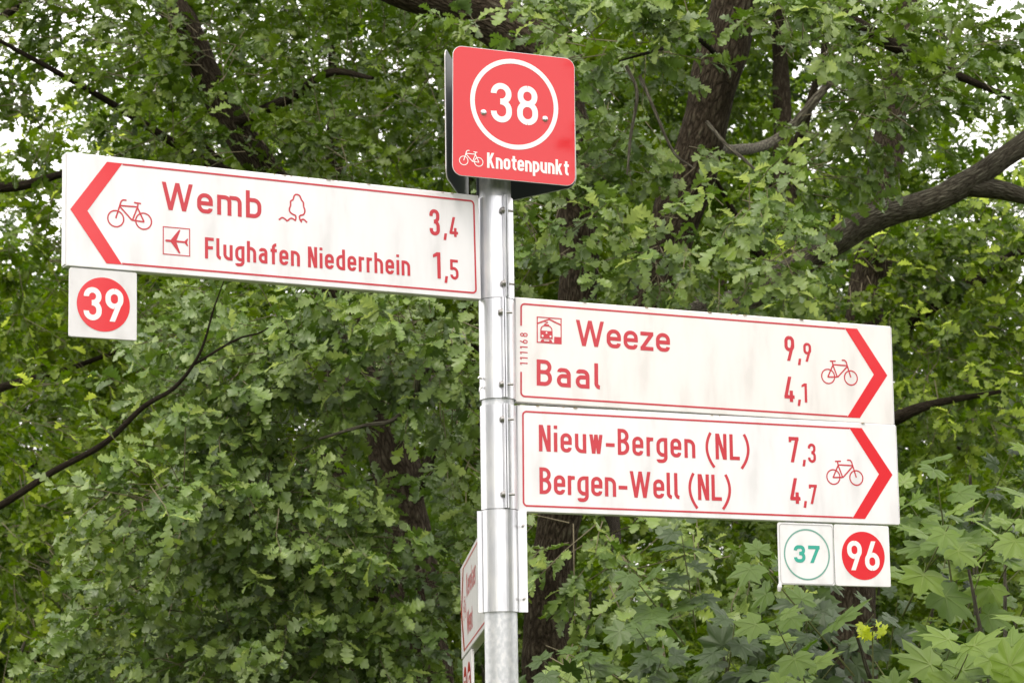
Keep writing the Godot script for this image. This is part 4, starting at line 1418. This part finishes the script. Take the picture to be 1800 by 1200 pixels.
func scatter(parent: Node3D, called: String, meshes: Array, places: Array, tones: Array, back: Color) -> void:
	var inv := parent.transform.affine_inverse()
	var mat := leaf_mat(Color(1, 1, 1), back, 0.48)
	mat.vertex_color_use_as_albedo = true
	for v in meshes.size():
		var buf := PackedFloat32Array()
		var n := 0
		for i in range(v, places.size(), meshes.size()):
			var t: Transform3D = inv * (places[i] as Transform3D)
			var bs := t.basis
			var c: Color = tones[rng.randi() % tones.size()] * rng.randf_range(0.75, 1.25)
			buf.append_array(PackedFloat32Array([bs.x.x, bs.y.x, bs.z.x, t.origin.x, bs.x.y, bs.y.y, bs.z.y, t.origin.y, bs.x.z, bs.y.z, bs.z.z, t.origin.z, c.r, c.g, c.b, 1]))
			n += 1
		if n == 0: continue
		var mm := MultiMesh.new()
		mm.transform_format = MultiMesh.TRANSFORM_3D
		mm.use_colors = true
		mm.mesh = meshes[v]
		mm.instance_count = n
		mm.buffer = buf
		var mi := MultiMeshInstance3D.new()
		mi.multimesh = mm
		mi.material_override = mat
		mi.name = called if v == 0 else "%s_%03d" % [called, v]
		mi.set_meta("kind", "stuff")
		parent.add_child(mi, true)

func spray_places(blobs: Array, density: float, scale: float) -> Array:
	# blobs of (centre, radii); density in sprays per square metre seen from the front
	var out := []
	for b in blobs:
		var c: Vector3 = b[0]
		var r: Vector3 = b[1]
		var n := int(PI * r.x * r.y * density / (scale * scale))
		for i in n:
			var d := rnd_dir()
			var p := c + d * r * pow(rng.randf(), 0.33)
			var dir := (d + rnd_dir() * 0.7 + Vector3(0, -0.1, 0.1)).normalized()
			out.append(leaf_frame(p, dir, Vector3.UP + rnd_dir() * 0.5, scale * rng.randf_range(0.8, 1.25)))
	return out

func back_trees() -> void:
	var meshes := []
	for v in 4: meshes.append(spray_mesh(v))
	var g1 := [Color(0.08, 0.135, 0.007), Color(0.115, 0.178, 0.008), Color(0.155, 0.22, 0.009), Color(0.05, 0.09, 0.007)]
	var g2 := [Color(0.145, 0.21, 0.008), Color(0.19, 0.255, 0.01), Color(0.10, 0.158, 0.008)]
	var spec := [
		# x, z, crown centre y, crown radii, label, palette, lean
		[-6.4, -14.5, 6.6, Vector3(2.6, 2.8, 2.2), "tree behind the left oak, left of the Wemb sign, sky showing through its crown", 1],
		[-1.7, -16.5, 7.4, Vector3(2.7, 3.4, 2.4), "tree behind the Wemb sign between the two left oaks", 0],
		[0.0, -18.0, 7.6, Vector3(2.8, 3.8, 2.4), "tree straight behind the post and the red 38 sign", 1],
		[2.6, -15.5, 7.6, Vector3(2.3, 3.4, 2.2), "tree behind the forked oak, right of the red 38 sign", 0],
		[5.2, -17.5, 6.2, Vector3(2.4, 2.9, 2.2), "tree behind the tips of the right arms, sky above it", 1],
		[-7.8, -21.0, 5.4, Vector3(3.0, 3.0, 2.6), "tree farthest left in the wood behind the oaks", 0],
		[7.6, -23.0, 5.4, Vector3(3.0, 2.8, 2.6), "tree farthest right in the wood behind the oaks", 0],
		[3.4, -26.0, 9.0, Vector3(3.2, 4.4, 2.6), "tall tree deep in the wood right of the post", 1],
		[-3.6, -27.0, 9.2, Vector3(3.6, 4.4, 2.6), "tall tree deep in the wood left of the post", 1],
	]
	for s in spec:
		var o := thing("woodland_tree", Vector3(s[0], 0, s[1]))
		tag(o, s[4], "tree", "trees in the wood behind the oaks")
		var top: float = s[2] + s[3].y * 0.6
		var lx := rng.randf_range(-0.5, 0.5)
		part("trunk", tube([Vector3(0, -0.1, 0), Vector3(lx * 0.2, s[2] * 0.4, 0), Vector3(lx, s[2] * 0.8, 0.1), Vector3(lx * 1.2, top, 0)], [0.24, 0.18, 0.13, 0.04], 12, 0.15, 0.2, rng.randi() % 100), M.bark, o)
		for k in 6:
			var h: float = rng.randf_range(0.45, 0.95) * s[2]
			var a := rng.randf() * TAU
			var ln := rng.randf_range(0.6, 0.9)
			var e: Vector3 = Vector3(cos(a) * s[3].x * ln, h + rng.randf_range(0.6, 1.6), sin(a) * s[3].z * ln)
			part("branch", tube([Vector3(lx * 0.5, h, 0), Vector3(e.x * 0.45, lerpf(h, e.y, 0.35), e.z * 0.45), e], [0.075, 0.05, 0.015], 8, 0.15, 0.15, k), M.bark, o)
		var blobs := []
		var cc := Vector3(s[0] + lx, s[2], s[1])
		for k in 26:
			var d := rnd_dir() * rng.randf_range(0.35, 0.95)
			blobs.append([cc + d * (s[3] as Vector3), Vector3(0.9, 0.5, 0.8) * rng.randf_range(0.7, 1.3)])
		# low boughs hanging in front of the trunk
		for k in 9:
			blobs.append([Vector3(s[0] + rng.randf_range(-1.8, 1.8), rng.randf_range(2.6, 4.6), s[1] + rng.randf_range(-0.8, 1.4)), Vector3(0.9, 0.45, 0.7)])
		scatter(o, "foliage", meshes, spray_places(blobs, 24.0 if "sky" in s[4] else 60.0, 1.1), g1 if s[5] == 0 else g2, Color(0.8, 0.95, 0.12))
	# shrubs of the wood edge
	var shrub := [[-4.2, -10.8, 2.4, 1.3, "shrub below the left edge oak, between the long branch and the ground"], [-2.0, -11.5, 2.5, 1.4, "shrub behind the pale boughs left of the post"], [0.3, -11.0, 2.5, 1.4, "shrub behind the foot of the forked oak"], [2.4, -11.6, 2.6, 1.4, "shrub below the right edge oak, behind the 96 plate"], [4.4, -12.4, 2.8, 1.5, "shrub at the right edge of the wood behind the maples"]]
	for s in shrub:
		var o := thing("hazel_shrub", Vector3(s[0], 0, s[1]))
		tag(o, s[4], "shrub", "shrubs at the edge of the wood")
		for k in 5:
			var a := k * 1.25
			part("stem", tube([Vector3(cos(a) * 0.1, -0.05, sin(a) * 0.1), Vector3(cos(a) * 0.4, 1.5, sin(a) * 0.35), Vector3(cos(a) * 0.8, s[2] + 0.3, sin(a) * 0.7)], [0.035, 0.025, 0.01], 7, 0.15, 0.1, k), M.smooth_bark, o)
		var blobs := []
		for k in 15:
			blobs.append([Vector3(s[0] + rng.randf_range(-1, 1) * s[3], rng.randf_range(0.7, s[2] + 1.3), s[1] + rng.randf_range(-0.9, 0.9)), Vector3(0.6, 0.42, 0.5)])
		scatter(o, "foliage", meshes, spray_places(blobs, 75.0, 1.0), g1, Color(0.72, 0.88, 0.12))
	# the rest of the wood, one mass
	var w := thing("woodland", Vector3(0, 0, -38))
	tag(w, "distant green woodland closing the view behind the trees", "woodland", "", "stuff")
	var blobs := []
	for i in 110:
		blobs.append([Vector3(rng.randf_range(-16, 16), rng.randf_range(0.4, 6.5), rng.randf_range(-34, -30)), Vector3(1.8, 1.1, 1.2) * rng.randf_range(0.8, 1.3)])
	for i in 420:
		var x := rng.randf_range(-18, 18)
		var z := rng.randf_range(-46, -31)
		var hmax: float = 14.0 - (3.2 if x < -5.5 and x > -10.0 else 0.0) - (5.0 if x > 6.0 else 0.0)
		blobs.append([Vector3(x, rng.randf_range(0.6, hmax), z), Vector3(1.8, 1.1, 1.2) * rng.randf_range(0.8, 1.4)])
	scatter(w, "foliage", meshes, spray_places(blobs, 46.0, 1.9), g1, Color(0.72, 0.88, 0.12))

# trees on the near side of the way, behind the camera: they show only as reflections in the red hood and the metal
func wood_across() -> void:
	var meshes := []
	for v in 4: meshes.append(spray_mesh(v))
	var w := thing("woodland", Vector3(0, 0, 16))
	tag(w, "green woodland across the way, mirrored in the red hood and the metal clamps", "woodland", "", "stuff")
	var blobs := []
	for b in [[46.4, 15.0, 1.0, 8.2, 0.55], [50.0, 15.0, 1.0, 5.2, 0.6], [53.0, 15.0, 1.0, 5.3, 0.6], [56.5, 15.0, 1.0, 6.6, 0.8], [62.0, 14.0, 1.0, 7.5, 1.0], [70.0, 13.0, 1.0, 7.5, 1.1], [82.0, 12.0, 1.0, 8.0, 1.2], [-30.0, 15.0, 1.0, 7.0, 1.0], [-45.0, 13.0, 1.0, 9.0, 1.4], [-62.0, 12.0, 1.0, 9.5, 1.4], [-80.0, 11.0, 1.0, 9.0, 1.3]]:
		var a := deg_to_rad(b[0])
		var y: float = b[2]
		while y < b[3]:
			blobs.append([Vector3(sin(a) * b[1] + rng.randf_range(-0.3, 0.3) * b[4], y, cos(a) * b[1]), Vector3(1.0, 0.7, 1.0) * b[4]])
			y += 0.7 * b[4]
	scatter(w, "foliage", meshes, spray_places(blobs, 110.0, 1.6), [Color(0.05, 0.09, 0.015), Color(0.07, 0.11, 0.02)], Color(0.5, 0.6, 0.1))

# ------------------------------------------------------------------ scene
func _ready() -> void:
	rng.seed = 38
	# camera
	cam = Camera3D.new()
	cam.name = "camera"
	add_child(cam)
	cam.position = Vector3(0.035, POST_Y - 0.6703, 5.144)
	cam.basis = Basis(Vector3.RIGHT, 0.18941) * Basis(Vector3.BACK, -0.0151)
	cam.fov = rad_to_deg(2.0 * atan(600.0 / 3925.7))
	var lens := CameraAttributesPhysical.new()
	lens.frustum_focal_length = 12.0 / (600.0 / 3925.7)
	lens.frustum_focus_distance = 5.15
	lens.frustum_near = 0.1
	lens.frustum_far = 400.0
	lens.exposure_aperture = 16.0
	cam.attributes = lens
	cam.near = 0.1
	cam.far = 400.0
	# sky and exposure
	var env := Environment.new()
	var sky := Sky.new()
	var sm := ProceduralSkyMaterial.new()
	sm.sky_top_color = Color(0.95, 0.93, 0.91).linear_to_srgb()
	sm.sky_horizon_color = Color(1.03, 0.985, 0.945).linear_to_srgb()
	sm.sky_curve = 0.2
	sm.ground_horizon_color = Color(0.2, 0.2, 0.17).linear_to_srgb()
	sm.ground_bottom_color = Color(0.1, 0.1, 0.08).linear_to_srgb()
	sm.sky_energy_multiplier = SKY_ENERGY
	sm.sun_angle_max = 0.0
	sky.sky_material = sm
	env.background_mode = Environment.BG_SKY
	env.sky = sky
	env.tonemap_mode = Environment.TONE_MAPPER_LINEAR
	env.tonemap_exposure = EXPOSURE
	env.sdfgi_enabled = true
	env.ssao_enabled = true
	env.ssil_enabled = true
	var we := WorldEnvironment.new()
	we.name = "environment"
	we.environment = env
	add_child(we)
	# veiled sun, high behind the camera to the left
	var sun := DirectionalLight3D.new()
	sun.name = "sun"
	sun.light_energy = 0.3
	sun.light_angular_distance = 14.0
	sun.light_color = Color(1.0, 0.97, 0.92)
	sun.shadow_enabled = true
	add_child(sun)
	sun.look_at_from_position(Vector3(-3, 9, 6), Vector3.ZERO)
	make_materials()
	# ground
	var g := MeshInstance3D.new()
	g.name = "ground"
	var pm := PlaneMesh.new()
	pm.size = Vector2(400, 400)
	g.mesh = pm
	g.material_override = M.ground
	add_child(g)
	tag(g, "grassy woodland ground under the trees and the signpost", "ground", "", "structure")
	back_trees()
	wood_across()
	near_trees()
	maples()
	signpost()
